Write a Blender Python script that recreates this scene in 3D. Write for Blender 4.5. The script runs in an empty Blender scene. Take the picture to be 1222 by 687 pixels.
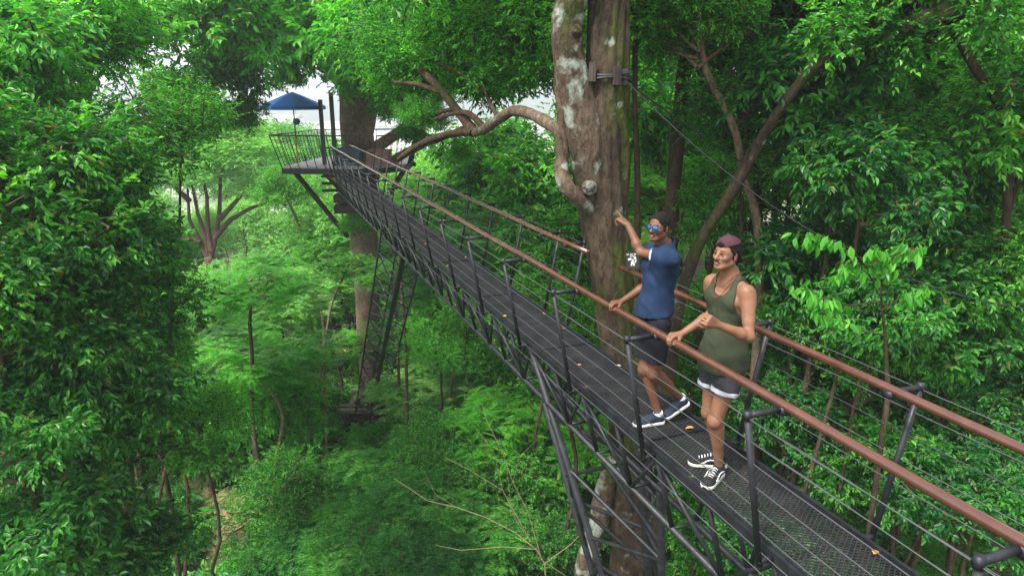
import bpy, math, random
import numpy as np
from mathutils import Vector, noise
SC = bpy.context.scene
COL = SC.collection
V = lambda *a: np.array(a, float)

# ------------------------------------------------------------------ camera model (24 mm lens, 15.6 degrees down)
FPX, TH, CH = 811.1, 0.2721, 14.0
CAMP = V(0, 0, CH)
def ray(u, v):
    x = (u - 611) / FPX; y = -(v - 343.5) / FPX
    return V(x, math.cos(TH) + y * math.sin(TH), -math.sin(TH) + y * math.cos(TH))
def at(u, v, Y):
    d = ray(u, v); return CAMP + d * (Y / d[1])
def at_z(u, v, z):
    d = ray(u, v); return CAMP + d * ((z - CH) / d[2])
def proj(X):
    X = np.asarray(X) - CAMP
    d = X[1] * math.cos(TH) - X[2] * math.sin(TH)
    return 611 + FPX * X[0] / d, 343.5 - FPX * (X[1] * math.sin(TH) + X[2] * math.cos(TH)) / d

cam = bpy.data.cameras.new('camera'); cam.lens = FPX / 1222 * 36; cam.sensor_width = 36
cam.clip_end = 6000; cam.clip_start = 0.05
co = bpy.data.objects.new('camera', cam); COL.objects.link(co)
co.location = (0, 0, CH); co.rotation_euler = (math.pi / 2 - TH, 0, 0)
SC.camera = co

# ------------------------------------------------------------------ object helpers
def tag(o, label=None, cat=None, group=None, kind=None):
    if label: o['label'] = label
    if cat: o['category'] = cat
    if group: o['group'] = group
    if kind: o['kind'] = kind
    return o
def empty(name, loc, label=None, cat=None, group=None):
    o = bpy.data.objects.new(name, None); COL.objects.link(o); o.location = tuple(loc)
    o.empty_display_size = .1
    return tag(o, label, cat, group)
def link(name, me, mat=None, parent=None, local=False):
    """links a mesh (given in world coordinates unless local) under a parent without moving it"""
    o = bpy.data.objects.new(name, me); COL.objects.link(o)
    if mat is not None and not me.materials: me.materials.append(mat)
    if parent is not None:
        o.parent = parent
        if not local:
            w = Vector((0, 0, 0)); p = parent
            while p: w += p.location; p = p.parent
            o.location = -w
    return o
def mesh_np(name, verts, faces, smooth=False, mats=None, midx=None):
    """faces: (n,k) int array or list of such arrays"""
    me = bpy.data.meshes.new(name)
    if isinstance(faces, np.ndarray): faces = [faces]
    faces = [f for f in faces if len(f)]
    me.vertices.add(len(verts)); me.vertices.foreach_set('co', np.ascontiguousarray(verts, dtype=np.float32).ravel())
    nl = sum(f.size for f in faces); npoly = sum(len(f) for f in faces)
    me.loops.add(nl); me.loops.foreach_set('vertex_index', np.concatenate([f.ravel() for f in faces]).astype(np.int32))
    me.polygons.add(npoly)
    tot = np.concatenate([np.full(len(f), f.shape[1]) for f in faces]).astype(np.int32)
    st = np.concatenate([[0], np.cumsum(tot)[:-1]]).astype(np.int32)
    me.polygons.foreach_set('loop_start', st); me.polygons.foreach_set('loop_total', tot)
    me.polygons.foreach_set('use_smooth', np.full(npoly, smooth))
    if mats:
        for m in mats: me.materials.append(m)
    if midx is not None: me.polygons.foreach_set('material_index', midx.astype(np.int32))
    me.update(calc_edges=True); me.validate()
    return me

class MB:
    """collects tubes, boxes and sheets, builds them as ONE mesh"""
    def __init__(s): s.v = []; s.q = []; s.t = []; s.n = 0
    def add(s, v, q=None, t=None):
        s.v.append(np.asarray(v, float))
        if q is not None and len(q): s.q.append(np.asarray(q) + s.n)
        if t is not None and len(t): s.t.append(np.asarray(t) + s.n)
        s.n += len(v)
    def tube(s, pts, r, seg=8, cap=True, wob=None):
        pts = np.asarray(pts, float); n = len(pts)
        rr = np.full(n, r, float) if np.isscalar(r) else np.asarray(r, float)
        T = np.gradient(pts, axis=0); T /= np.linalg.norm(T, axis=1)[:, None] + 1e-12
        up = V(0, 0, 1) if abs(T[0][2]) < .9 else V(1, 0, 0)
        N = np.cross(T[0], up); N /= np.linalg.norm(N)
        ang = np.arange(seg) * 2 * math.pi / seg
        out = []
        for i in range(n):
            N = N - T[i] * (N @ T[i]); N /= np.linalg.norm(N) + 1e-12
            B = np.cross(T[i], N)
            if 0 < i < n - 1:  # keep the tube's width through bends
                a = pts[i] - pts[i-1]; b = pts[i+1] - pts[i]
                c = a @ b / (np.linalg.norm(a) * np.linalg.norm(b) + 1e-12)
                k = 1 / max(.7, math.sqrt(max(0, (1 + c) / 2)))
            else: k = 1
            ring = pts[i] + rr[i] * (np.cos(ang)[:, None] * N * (k if False else 1) + np.sin(ang)[:, None] * B)
            out.append(ring)
        v = np.concatenate(out)
        if wob is not None: v = wob(v, np.repeat(pts, seg, 0), np.repeat(rr, seg))
        i, j = np.meshgrid(np.arange(n - 1), np.arange(seg), indexing='ij')
        a = i * seg + j; b = i * seg + (j + 1) % seg
        q = np.stack([a, b, b + seg, a + seg], -1).reshape(-1, 4)
        if cap:
            v = np.vstack([v, pts[0], pts[-1]]); c0 = n * seg; c1 = c0 + 1
            k = np.arange(seg); k2 = (k + 1) % seg
            t = np.vstack([np.stack([k2, k, np.full(seg, c0)], -1), np.stack([k + (n-1)*seg, k2 + (n-1)*seg, np.full(seg, c1)], -1)])
            s.add(v, q, t)
        else: s.add(v, q)
    def box(s, c, ax, ay, az, sx, sy, sz):
        """centre, three unit axes, full sizes"""
        c = np.asarray(c, float); v = []
        for k in (-.5, .5):
            for a, b in ((-.5, -.5), (.5, -.5), (.5, .5), (-.5, .5)):
                v.append(c + np.asarray(ax) * sx * a + np.asarray(ay) * sy * b + np.asarray(az) * sz * k)
        s.add(v, [[0, 3, 2, 1], [4, 5, 6, 7], [0, 1, 5, 4], [1, 2, 6, 5], [2, 3, 7, 6], [3, 0, 4, 7]])
    def bar(s, a, b, w, h, up=(0, 0, 1)):
        a = np.asarray(a, float); b = np.asarray(b, float); d = b - a; L = np.linalg.norm(d); d = d / L
        x = np.cross(d, up)
        if np.linalg.norm(x) < 1e-3: x = np.cross(d, (0, 1, 0))
        x /= np.linalg.norm(x); z = np.cross(x, d)
        s.box((a + b) / 2, x, d, z, w, L, h)
    def build(s, name, mat=None, parent=None, smooth=False, local=False):
        me = mesh_np(name, np.concatenate(s.v), ([np.concatenate(s.q)] if s.q else []) + ([np.concatenate(s.t)] if s.t else []), smooth)
        return link(name, me, mat, parent, local)

def copy_tree(o, parent=None):
    c = o.copy(); COL.objects.link(c)
    if parent: c.parent = parent
    for ch in o.children: copy_tree(ch, c)
    return c

# ------------------------------------------------------------------ materials
def newmat(name):
    m = bpy.data.materials.new(name); m.use_nodes = True
    nt = m.node_tree; nt.nodes.clear()
    return m, nt, nt.nodes, nt.links
def N(nt, typ, **kw):
    n = nt.nodes.new(typ)
    for k, v in kw.items():
        if k in n.inputs: n.inputs[k].default_value = v
        else: setattr(n, k, v)
    return n
def ramp(nt, fac, stops):
    r = N(nt, 'ShaderNodeValToRGB'); e = r.color_ramp.elements
    while len(e) < len(stops): e.new(.5)
    for el, (p, c) in zip(e, stops): el.position = p; el.color = (*c, 1)
    nt.links.new(fac, r.inputs[0]); return r.outputs[0]
def noise_n(nt, scale, detail=4, coord='Object', rough=.55, vec=None, stretch=None):
    tc = N(nt, 'ShaderNodeTexCoord'); o = tc.outputs['Object' if coord == 'World' else coord]
    if coord == 'World': o = N(nt, 'ShaderNodeNewGeometry').outputs['Position']
    if stretch:
        mp = N(nt, 'ShaderNodeMapping'); mp.inputs['Scale'].default_value = stretch; nt.links.new(o, mp.inputs[0]); o = mp.outputs[0]
    n = N(nt, 'ShaderNodeTexNoise', Scale=scale, Detail=detail, Roughness=rough); nt.links.new(o, n.inputs['Vector'])
    return n.outputs['Fac']
def mixc(nt, fac, a, b, mode='MIX'):
    m = N(nt, 'ShaderNodeMix', data_type='RGBA', blend_type=mode)
    for s, x in ((0, fac), (6, a), (7, b)):
        if isinstance(x, (int, float)): m.inputs[s].default_value = x
        elif isinstance(x, tuple): m.inputs[s].default_value = (*x, 1)
        else: nt.links.new(x, m.inputs[s])
    return m.outputs[2]
def finish(nt, col, rough=.5, metal=0, spec=.5, bump=None, bstr=.3, bdist=.01, coat=0):
    p = N(nt, 'ShaderNodeBsdfPrincipled', Metallic=metal); p.inputs['Specular IOR Level'].default_value = spec
    if coat: p.inputs['Coat Weight'].default_value = coat; p.inputs['Coat Roughness'].default_value = .15
    if isinstance(col, tuple): p.inputs['Base Color'].default_value = (*col, 1)
    else: nt.links.new(col, p.inputs['Base Color'])
    if isinstance(rough, (int, float)): p.inputs['Roughness'].default_value = rough
    else: nt.links.new(rough, p.inputs['Roughness'])
    if bump is not None:
        b = N(nt, 'ShaderNodeBump', Strength=bstr, Distance=bdist); nt.links.new(bump, b.inputs['Height']); nt.links.new(b.outputs[0], p.inputs['Normal'])
    out = N(nt, 'ShaderNodeOutputMaterial'); nt.links.new(p.outputs[0], out.inputs[0]); return p
def simple(name, c1, c2, scale=8, rough=.5, bstr=.2, bdist=.004, **kw):
    m, nt, _, _ = newmat(name); f = noise_n(nt, scale)
    finish(nt, ramp(nt, f, [(.3, c1), (.7, c2)]), rough, bump=noise_n(nt, scale * 6, 3), bstr=bstr, bdist=bdist, **kw); return m

def leafmat(name, dark, mid, bright, odd=(.16, .13, .03), oddf=.975, trans=.38, rough=.4, spec=.38):
    """each leaf gets its own tint; whole clumps drift between the tones; light passes through the blades"""
    m, nt, _, L = newmat(name)
    g = N(nt, 'ShaderNodeNewGeometry')
    clump = noise_n(nt, .9, 2)
    oi = N(nt, 'ShaderNodeObjectInfo')
    def math_(op, a, b):
        n = N(nt, 'ShaderNodeMath', operation=op)
        for i, x in enumerate((a, b)):
            if isinstance(x, (int, float)): n.inputs[i].default_value = x
            else: L.new(x, n.inputs[i])
        return n.outputs[0]
    f = math_('ADD', math_('MULTIPLY', g.outputs['Random Per Island'], .75), math_('MULTIPLY', clump, .9))
    f = math_('ADD', f, math_('MULTIPLY', math_('SUBTRACT', oi.outputs['Random'], .5), .25))
    f = math_('SUBTRACT', f, .32)
    c = ramp(nt, f, [(.15, dark), (.5, mid), (.85, bright)])
    od = math_('GREATER_THAN', math_('FRACT', math_('MULTIPLY', g.outputs['Random Per Island'], 37.7), 0), oddf)
    c = mixc(nt, od, c, odd)
    p = N(nt, 'ShaderNodeBsdfPrincipled', Roughness=rough); p.inputs['Specular IOR Level'].default_value = spec
    L.new(c, p.inputs['Base Color'])
    tr = N(nt, 'ShaderNodeBsdfTranslucent')
    tc = mixc(nt, 1.0, c, (1.5, 1.9, .55), 'MULTIPLY'); L.new(tc, tr.inputs[0])
    mx = N(nt, 'ShaderNodeMixShader'); mx.inputs[0].default_value = trans
    L.new(p.outputs[0], mx.inputs[1]); L.new(tr.outputs[0], mx.inputs[2])
    out = N(nt, 'ShaderNodeOutputMaterial'); L.new(mx.outputs[0], out.inputs[0]); return m
M = {}
M['leaf'] = leafmat('leaf_green', (.014, .090, .016), (.050, .235, .028), (.17, .46, .05), trans=.45)
M['leaf_dark'] = leafmat('leaf_deep_green', (.010, .072, .020), (.028, .155, .028), (.085, .31, .04), trans=.42)
M['leaf_feather'] = leafmat('feathery_green', (.024, .16, .032), (.070, .29, .045), (.18, .46, .06), trans=.46, rough=.5)
M['leaf_bright'] = leafmat('spring_green', (.05, .25, .025), (.09, .35, .035), (.17, .48, .055), trans=.48)  # young leaves; also paints the look of backlit crowns into their colour
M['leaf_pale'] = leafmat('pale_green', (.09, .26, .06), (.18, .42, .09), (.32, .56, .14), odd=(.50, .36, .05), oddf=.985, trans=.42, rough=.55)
def barkmat(name, c1, c2, moss=0, lichen=0, st=(5, 5, 1.9), bd=.02):
    m, nt, _, L = newmat(name)
    f = noise_n(nt, 3.0, 6, stretch=st, rough=.65)
    c = ramp(nt, f, [(.3, c1), (.7, c2)])
    big = noise_n(nt, 1.7, 3)
    c = mixc(nt, .35, c, ramp(nt, big, [(.35, tuple(x * .5 for x in c1)), (.65, tuple(min(1, x * 1.35) for x in c2))]))
    if moss:
        mf = noise_n(nt, 1.6, 5, stretch=(1, 1, .45)); mm = ramp(nt, mf, [(.60 - moss, (0, 0, 0)), (.68 - moss, (1, 1, 1))])
        c = mixc(nt, mm, c, mixc(nt, noise_n(nt, 26, 4), (.020, .028, .008), (.075, .095, .018)))
    if lichen:
        lf = noise_n(nt, 4.2, 4, rough=.5); lm = ramp(nt, lf, [(.62 - lichen, (0, 0, 0)), (.72 - lichen, (1, 1, 1))])
        c = mixc(nt, lm, c, mixc(nt, noise_n(nt, 30, 2), (.17, .21, .17), (.36, .40, .33)))
    fine = noise_n(nt, 11, 6, stretch=(1.6, 1.6, .75), rough=.75); c = mixc(nt, .8, c, ramp(nt, fine, [(.36, (.30, .28, .26)), (.5, (.9, .88, .86)), (.66, (1.25, 1.22, 1.2))]), 'MULTIPLY')
    ad = N(nt, 'ShaderNodeMath', operation='ADD'); L.new(f, ad.inputs[0]); L.new(fine, ad.inputs[1])
    finish(nt, c, .92, spec=.15, bump=ad.outputs[0], bstr=1.0, bdist=bd * 1.6); return m
M['bark'] = barkmat('bark_brown', (.035, .024, .015), (.115, .080, .054), moss=.02)
M['bark_mossy'] = barkmat('bark_mossy', (.018, .014, .009), (.085, .064, .043), moss=.09, lichen=-.035)
M['bark_lichen'] = barkmat('bark_lichen', (.03, .023, .015), (.13, .095, .066), moss=.07, lichen=.11)
M['bark_limb'] = barkmat('bark_limb', (.05, .036, .025), (.17, .125, .088), moss=.02, lichen=.05)
M['bark_pale'] = barkmat('bark_pale', (.12, .085, .058), (.30, .22, .155), lichen=.0)
M['bark_red'] = barkmat('bark_reddish', (.05, .027, .016), (.15, .09, .055))
M['twig'] = simple('dry_twig', (.16, .11, .06), (.28, .20, .12), 12, .8)
m_, nt_, _, _ = newmat('grey_black_steel'); f_ = noise_n(nt_, 9, 5)
finish(nt_, ramp(nt_, f_, [(.35, (.008, .009, .011)), (.7, (.022, .024, .029))]), ramp(nt_, noise_n(nt_, 30), [(.3, (.38,) * 3), (.7, (.6,) * 3)]), spec=.35, bump=noise_n(nt_, 60), bstr=.15, bdist=.002); M['steel'] = m_
M['grating'] = simple('grating_steel', (.014, .014, .016), (.038, .038, .042), 5, .5)
M['black'] = simple('black_paint', (.012, .012, .013), (.03, .03, .032), 9, .5)
m_, nt_, _, _ = newmat('galvanised_wire'); finish(nt_, (.10, .105, .11), .45, metal=.5); M['wire'] = m_
m_, nt_, _, _ = newmat('rail_brown'); f_ = noise_n(nt_, 6, 5, stretch=(1, 1, 1))
finish(nt_, ramp(nt_, f_, [(.3, (.060, .020, .012)), (.55, (.082, .029, .017)), (.75, (.115, .045, .027))]), ramp(nt_, noise_n(nt_, 14), [(.3, (.16,) * 3), (.7, (.3,) * 3)]), spec=.6, bump=noise_n(nt_, 40, 2), bstr=.05, bdist=.001, coat=.4); M['rail'] = m_
M['wood'] = simple('weathered_plank', (.10, .075, .055), (.26, .21, .17), 5, .85, .5, .01)
M['wood_dark'] = simple('dark_timber', (.018, .013, .010), (.055, .040, .030), 6, .85, .5, .01)
M['deck_grey'] = simple('pale_deck_board', (.30, .28, .27), (.46, .44, .43), 4, .6)
M['blue'] = simple('blue_canvas', (.008, .20, .72), (.02, .27, .80), 3, .75)
M['bluebox'] = simple('teal_blue_board', (.02, .065, .10), (.035, .10, .15), 4, .6)
M['pink'] = simple('terracotta_box', (.28, .13, .10), (.42, .22, .17), 4, .8)
M['red'] = simple('red_strap', (.22, .04, .03), (.35, .09, .06), 4, .7)
M['teal'] = simple('teal_lantern', (.01, .12, .17), (.02, .18, .24), 9, .4)
M['orange'] = simple('orange_pole', (.45, .14, .03), (.55, .2, .05), 9, .5)
M['white'] = simple('white_paint', (.7, .7, .68), (.82, .82, .8), 20, .5)

# ------------------------------------------------------------------ world, sun
SUN_EL, SUN_AZ = math.radians(56), math.radians(-135)
w = bpy.data.worlds.new('World'); SC.world = w; w.use_nodes = True
nt = w.node_tree; nt.nodes.clear()
sky = nt.nodes.new('ShaderNodeTexSky'); sky.sky_type = 'NISHITA'; sky.sun_disc = False
sky.sun_elevation = SUN_EL; sky.sun_rotation = SUN_AZ; sky.air_density = 1.0; sky.dust_density = 1.5; sky.ozone_density = 1.0
hs = nt.nodes.new('ShaderNodeHueSaturation'); hs.inputs['Saturation'].default_value = .28   # overcast: the cloud deck greys the blue
bg = nt.nodes.new('ShaderNodeBackground'); bg.inputs[1].default_value = .15
wo = nt.nodes.new('ShaderNodeOutputWorld')
nt.links.new(sky.outputs[0], hs.inputs['Color']); nt.links.new(hs.outputs[0], bg.inputs[0]); nt.links.new(bg.outputs[0], wo.inputs[0])
sl = bpy.data.lights.new('sun', 'SUN'); sl.energy = 2.6; sl.angle = math.radians(11); sl.color = (1, .96, .88)
so = bpy.data.objects.new('sun', sl); COL.objects.link(so)
# the sun stands behind the camera's left shoulder
sd = Vector((math.sin(SUN_AZ) * math.cos(SUN_EL), math.cos(SUN_AZ) * math.cos(SUN_EL), math.sin(SUN_EL)))
so.rotation_euler = sd.to_track_quat('Z', 'Y').to_euler(); so.location = (0, 0, 60)
SC.view_settings.view_transform = 'Standard'; SC.view_settings.look = 'None'; SC.view_settings.gamma = 1
SC.view_settings.use_curve_mapping = False; SC.view_settings.exposure = 1.55
cy = SC.cycles; cy.max_bounces = 8; cy.diffuse_bounces = 4; cy.glossy_bounces = 2; cy.transmission_bounces = 4; cy.volume_bounces = 0
cy.use_denoising = True; cy.denoising_prefilter = 'NONE'; cy.denoising_input_passes = 'RGB_ALBEDO_NORMAL'
try: cy.denoiser = 'OPENIMAGEDENOISE'
except Exception: pass
cy.caustics_reflective = False; cy.caustics_refractive = False
# ------------------------------------------------------------------ terrain
def sstep(a, b, x):
    t = np.clip((x - a) / (b - a), 0, 1); return t * t * (3 - 2 * t)
def ground(x, y):
    x = np.asarray(x, float); y = np.asarray(y, float)
    z = 5.5 * sstep(2, 20, x) * (1 - sstep(60, 120, y))
    z = z - 6 * sstep(24, 70, y) - 12 * sstep(80, 330, y)
    z = z + .5 * np.sin(x * .31 + y * .17) * (1 - sstep(90, 200, y)) + .35 * np.sin(x * .13 - y * .41)
    r = np.hypot(x, y)
    return z - 3 * sstep(15, 60, -x + 0 * y) * (1 - sstep(100, 200, y))
def grid_axis(lo, hi, n, c):
    t = np.linspace(-1, 1, n); s = np.sinh(t * 4) / math.sinh(4)
    return np.where(s < 0, c + (c - lo) * s, c + (hi - c) * s)
gx = grid_axis(-3000, 3000, 161, 0); gy = grid_axis(-600, 4500, 181, 15)
GX, GY = np.meshgrid(gx, gy, indexing='ij'); GZ = ground(GX, GY)
idx = np.arange(GX.size).reshape(GX.shape)
q = np.stack([idx[:-1, :-1], idx[1:, :-1], idx[1:, 1:], idx[:-1, 1:]], -1).reshape(-1, 4)
mg, nt, _, L = newmat('forest_floor')
f1 = noise_n(nt, .9, 6, 'World'); f2 = noise_n(nt, .11, 4, 'World')
near = ramp(nt, f1, [(.3, (.018, .024, .010)), (.45, (.045, .050, .022)), (.6, (.085, .080, .038)), (.72, (.16, .12, .07))])
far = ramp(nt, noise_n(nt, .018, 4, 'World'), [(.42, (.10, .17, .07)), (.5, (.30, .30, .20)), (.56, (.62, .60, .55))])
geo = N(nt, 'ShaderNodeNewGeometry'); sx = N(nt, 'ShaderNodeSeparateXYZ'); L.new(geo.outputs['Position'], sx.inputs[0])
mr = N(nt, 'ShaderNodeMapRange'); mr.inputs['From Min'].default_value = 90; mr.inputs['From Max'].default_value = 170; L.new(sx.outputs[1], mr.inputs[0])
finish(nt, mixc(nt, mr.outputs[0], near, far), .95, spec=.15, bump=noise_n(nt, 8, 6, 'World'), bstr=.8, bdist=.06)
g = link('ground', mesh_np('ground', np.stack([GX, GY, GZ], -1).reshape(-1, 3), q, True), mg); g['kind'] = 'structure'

# bare earth patch low at the left
pc = at_z(238, 628, float(ground(-8, 18))); pa = np.linspace(0, 2 * math.pi, 40, endpoint=False); pv = [(pc[0], pc[1])]; rings = 8
for k in range(1, rings + 1):
    for a in pa: rr = k / rings * (1.4 + .5 * math.sin(3 * a + 1) + .3 * math.sin(7 * a)); pv.append((pc[0] + rr * math.cos(a) * 1.1, pc[1] + rr * math.sin(a) * 1.6))
pv = np.array(pv); pz = ground(pv[:, 0], pv[:, 1]) + .09; pz[-40:] -= .12
pq = [[1 + k * 40 + j, 1 + k * 40 + (j + 1) % 40, 1 + (k + 1) * 40 + (j + 1) % 40, 1 + (k + 1) * 40 + j] for k in range(rings - 1) for j in range(40)]
pt = [[0, 1 + j, 1 + (j + 1) % 40] for j in range(40)]
o = link('earth_path', mesh_np('earth_path', np.column_stack([pv, pz]), [np.array(pq), np.array(pt)], True), simple('bare_earth', (.22, .12, .065), (.40, .26, .16), 1.5, .95, .8, .05)); o['kind'] = 'structure'

# hills across the valley
hx = np.linspace(-1500, 1500, 121); hy = np.linspace(1000, 1700, 15)
HX, HY = np.meshgrid(hx, hy, indexing='ij')
prof = np.clip(1 - ((HY - 1350) / 350) ** 2, 0, 1)
ridge = 42 + 16 * np.sin(HX * .0061 + 1) + 9 * np.sin(HX * .017) + 4 * np.sin(HX * .05)
HZ = ground(HX, HY) - 2 + prof * ridge
idx = np.arange(HX.size).reshape(HX.shape)
q = np.stack([idx[:-1, :-1], idx[1:, :-1], idx[1:, 1:], idx[:-1, 1:]], -1).reshape(-1, 4)
hm = simple('wooded_hill', (.03, .075, .035), (.06, .13, .06), .03, .95)
h = link('hills', mesh_np('hills', np.stack([HX, HY, HZ], -1).reshape(-1, 3), q, True), hm); h['kind'] = 'structure'

# a pale river flat beyond the trees
def sheet(name, pts, mat, dz):
    pts = np.array(pts, float); z = ground(pts[:, 0], pts[:, 1]) + dz
    me = mesh_np(name, np.column_stack([pts, z]), np.arange(len(pts))[None, :]); o = link(name, me, mat); o['kind'] = 'structure'; return o
sandm = simple('pale_gravel', (.55, .53, .50), (.78, .77, .75), .05, .9)
for a, b, y0, y1 in ((-420, 260, 352, 372), (-500, 300, 430, 470)):
    sheet('gravel_road' if y0 < 400 else 'river_flat', [(a, y0), (b, y0 + 14), (b, y1 + 14), (a, y1)], sandm, .25)

# low warehouses on the flat
rm = [simple('roof_white', (.6, .6, .6), (.75, .75, .76), 1, .6), simple('roof_blue', (.12, .22, .42), (.2, .32, .52), 1, .6)]
wm = simple('wall_cream', (.5, .47, .42), (.65, .62, .57), 1, .8)
bl = [(470, 168, 1, 'long shed with pale roof beyond the treehouse platform'), (545, 170, 0, 'blue roofed shed behind the forked branch'), (585, 160, 1, 'white shed seen just under the arched limb'),
      (640, 180, 1, 'white warehouse right of the arched limb among fields'), (330, 150, 1, 'pale shed under the blue parasol far away'), (505, 182, 1, 'low white shed below the arched limb by the flats')]
for (u, v, k, lab) in bl:
    p = at_z(u, v, float(ground(0, 380)) + 2); sc = p[1] / 380
    b = empty('warehouse', (p[0], p[1], float(ground(p[0], p[1]))), lab, 'building')
    a = MB(); W_, D_, H_ = 26 * sc, 16 * sc, 5 * sc
    a.box((0, 0, H_ / 2), (1, 0, 0), (0, 1, 0), (0, 0, 1), W_, D_, H_); a.build('wall', wm, b, local=True)
    r_ = MB(); r_.add([(-W_/2-.5, -D_/2-.5, H_), (W_/2+.5, -D_/2-.5, H_), (W_/2+.5, 0, H_+2*sc), (-W_/2-.5, 0, H_+2*sc), (W_/2+.5, D_/2+.5, H_), (-W_/2-.5, D_/2+.5, H_)],
                      [[0, 1, 2, 3], [3, 2, 4, 5]]); r_.build('roof', rm[1 - k] if k == 0 else rm[0], b, local=True)

# ------------------------------------------------------------------ foliage
def unit(a): return a / (np.linalg.norm(a, axis=-1, keepdims=True) + 1e-9)
def leaf_arrays(base, d, up, Ln, Wd, fold=.25):
    """6-vertex folded elliptical blades"""
    d = unit(d); s = unit(np.cross(d, up)); n = np.cross(s, d)
    L_ = Ln[:, None]; W_ = Wd[:, None]
    B = base; T = base + d * L_ - n * L_ * .12
    l1 = base + d * L_ * .28 + s * W_ * .5 + n * W_ * fold; l2 = base + d * L_ * .66 + s * W_ * .42 + n * W_ * fold * .8
    r1 = base + d * L_ * .28 - s * W_ * .5 + n * W_ * fold; r2 = base + d * L_ * .66 - s * W_ * .42 + n * W_ * fold * .8
    v = np.stack([B, l1, l2, T, r2, r1], 1).reshape(-1, 3)
    k = np.arange(len(base)) * 6
    return v, np.concatenate([np.stack([k, k+3, k+2, k+1], -1), np.stack([k, k+5, k+4, k+3], -1)])
def leaflet_arrays(base, d, up, Ln, Wd):
    d = unit(d); s = unit(np.cross(d, up))
    v = np.stack([base, base + d * Ln[:, None] * .45 + s * Wd[:, None] * .5, base + d * Ln[:, None], base + d * Ln[:, None] * .45 - s * Wd[:, None] * .5], 1).reshape(-1, 3)
    k = np.arange(len(base)) * 4
    return v, np.stack([k, k+3, k+2, k+1], -1)

def crown_skeleton(rng, R, nl=9, nb=5, low=.55):
    """main limbs from the axis, arching out, with side branches. R = (rx, ry, rz)"""
    limbs = []; tips = []
    R = np.array(R)
    for i in range(nl):
        az = i * 2.4 + rng.uniform(-.4, .4); el = rng.uniform(-.35, 1.25)
        out = np.array([math.cos(az) * math.cos(el), math.sin(az) * math.cos(el), math.sin(el)])
        end = out * R * rng.uniform(.62, .9)
        st = np.array([0, 0, -R[2] * low * rng.uniform(.3, 1.0) + .35 * R[2] * max(0, math.sin(el))])
        mid = st * .5 + end * .5 + np.array([0, 0, .12 * R[2]]) + rng.normal(0, .06, 3) * R
        t = np.linspace(0, 1, 7)[:, None]
        P = st * (1-t)**2 + 2 * mid * t * (1-t) + end * t * t
        P[1:-1] += rng.normal(0, .03, (5, 3)) * R
        limbs.append((P, .028 * R[0]**.7 * (1.3 - t[:, 0]) + .006)); tips.append(P[-1])
        for j in range(nb):
            k = rng.integers(2, 7); p0 = P[min(k, 6)]
            dd = unit(unit(P[min(k, 6)] - P[max(0, k-1)]) + rng.normal(0, .9, 3) * np.array([1, 1, .6]))
            ln = rng.uniform(.25, .5) * R.mean(); q1 = p0 + dd * ln * .5 + rng.normal(0, .04, 3); q2 = p0 + dd * ln + np.array([0, 0, -.04 * ln])
            rr = np.linalg.norm(q2 / R)
            if rr > 1: q2 = q2 / rr
            limbs.append((np.array([p0, q1, q2]), np.array([.011, .008, .004]) * (1 + .3 * R[0]))); tips.append(q2); tips.append((q1 + q2) / 2)
    return limbs, np.array(tips)

def broad_leaves(rng, tips, per, twig, Ll, Lw, cr, droop=.5, upb=.55):
    """twigs sprouting round each tip, alternate leaves along them"""
    n = len(tips) * per
    c = np.repeat(tips, per, 0)
    o = rng.normal(0, 1, (n, 3)) * np.array([1, 1, .62]); o = unit(o) * rng.uniform(.1, 1, (n, 1)) ** .5 * cr
    tb = c + o; td = unit(unit(o) * .8 + rng.normal(0, .5, (n, 3)) + np.array([0, 0, .1]))
    tl = rng.uniform(.6, 1.2, n) * twig
    K = 8; bs, ds, us, ls = [], [], [], []
    for k in range(K):
        t = (k + .6) / K
        p = tb + td * (tl * t)[:, None] + np.array([0, 0, -1]) * (droop * .25 * tl * t * t)[:, None]
        side = unit(np.cross(td, np.array([0, 0, 1.0]) + rng.normal(0, .15, (n, 3)))) * (1 if k % 2 else -1)
        d = unit(td * .75 + side * .8 + np.array([0, 0, -droop]) * rng.uniform(.2, 1.3, (n, 1)) + rng.normal(0, .18, (n, 3)))
        if k == K - 1: d = unit(td + np.array([0, 0, -droop * .6]))
        up = unit(np.array([0, 0, upb]) + rng.normal(0, .35, (n, 3)) + side * .1)
        bs.append(p); ds.append(d); us.append(up); ls.append(Ll * rng.uniform(.6, 1.15, n))
    b, d, u, l = map(np.concatenate, (bs, ds, us, ls))
    return leaf_arrays(b, d, u, l, l * Lw)
def feather_leaves(rng, tips, per, fl, pairs, ll, lw, cr, droop=.35):
    n = len(tips) * per
    c = np.repeat(tips, per, 0)
    az = rng.uniform(0, 2 * math.pi, n)
    td = unit(np.stack([np.cos(az), np.sin(az), rng.uniform(-.25, .45, n)], 1))
    tb = c + rng.normal(0, 1, (n, 3)) * np.array([.5, .5, .16]) * cr
    tl = fl * rng.uniform(.65, 1.2, n); bs, ds, us, ls = [], [], [], []
    side0 = unit(np.cross(td, np.array([0, 0, 1.0]) + rng.normal(0, .12, (n, 3))))
    for k in range(pairs):
        t = (k + .8) / pairs; p = tb + td * (tl * t)[:, None]; p[:, 2] -= droop * tl * t * t
        for sg in (1, -1):
            d = unit(td * .42 + side0 * sg + np.array([0, 0, -.22]) - np.array([0, 0, 1]) * droop * t * .5)
            bs.append(p); ds.append(d); us.append(np.tile([0, 0, 1.0], (n, 1)) + side0 * sg * .12)
            ls.append(ll * (1.05 - .55 * abs(t - .42) * 1.6) * np.ones(n))
    b, d, u, l = map(np.concatenate, (bs, ds, us, ls))
    return leaflet_arrays(b, d, u, l, l * lw)

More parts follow.
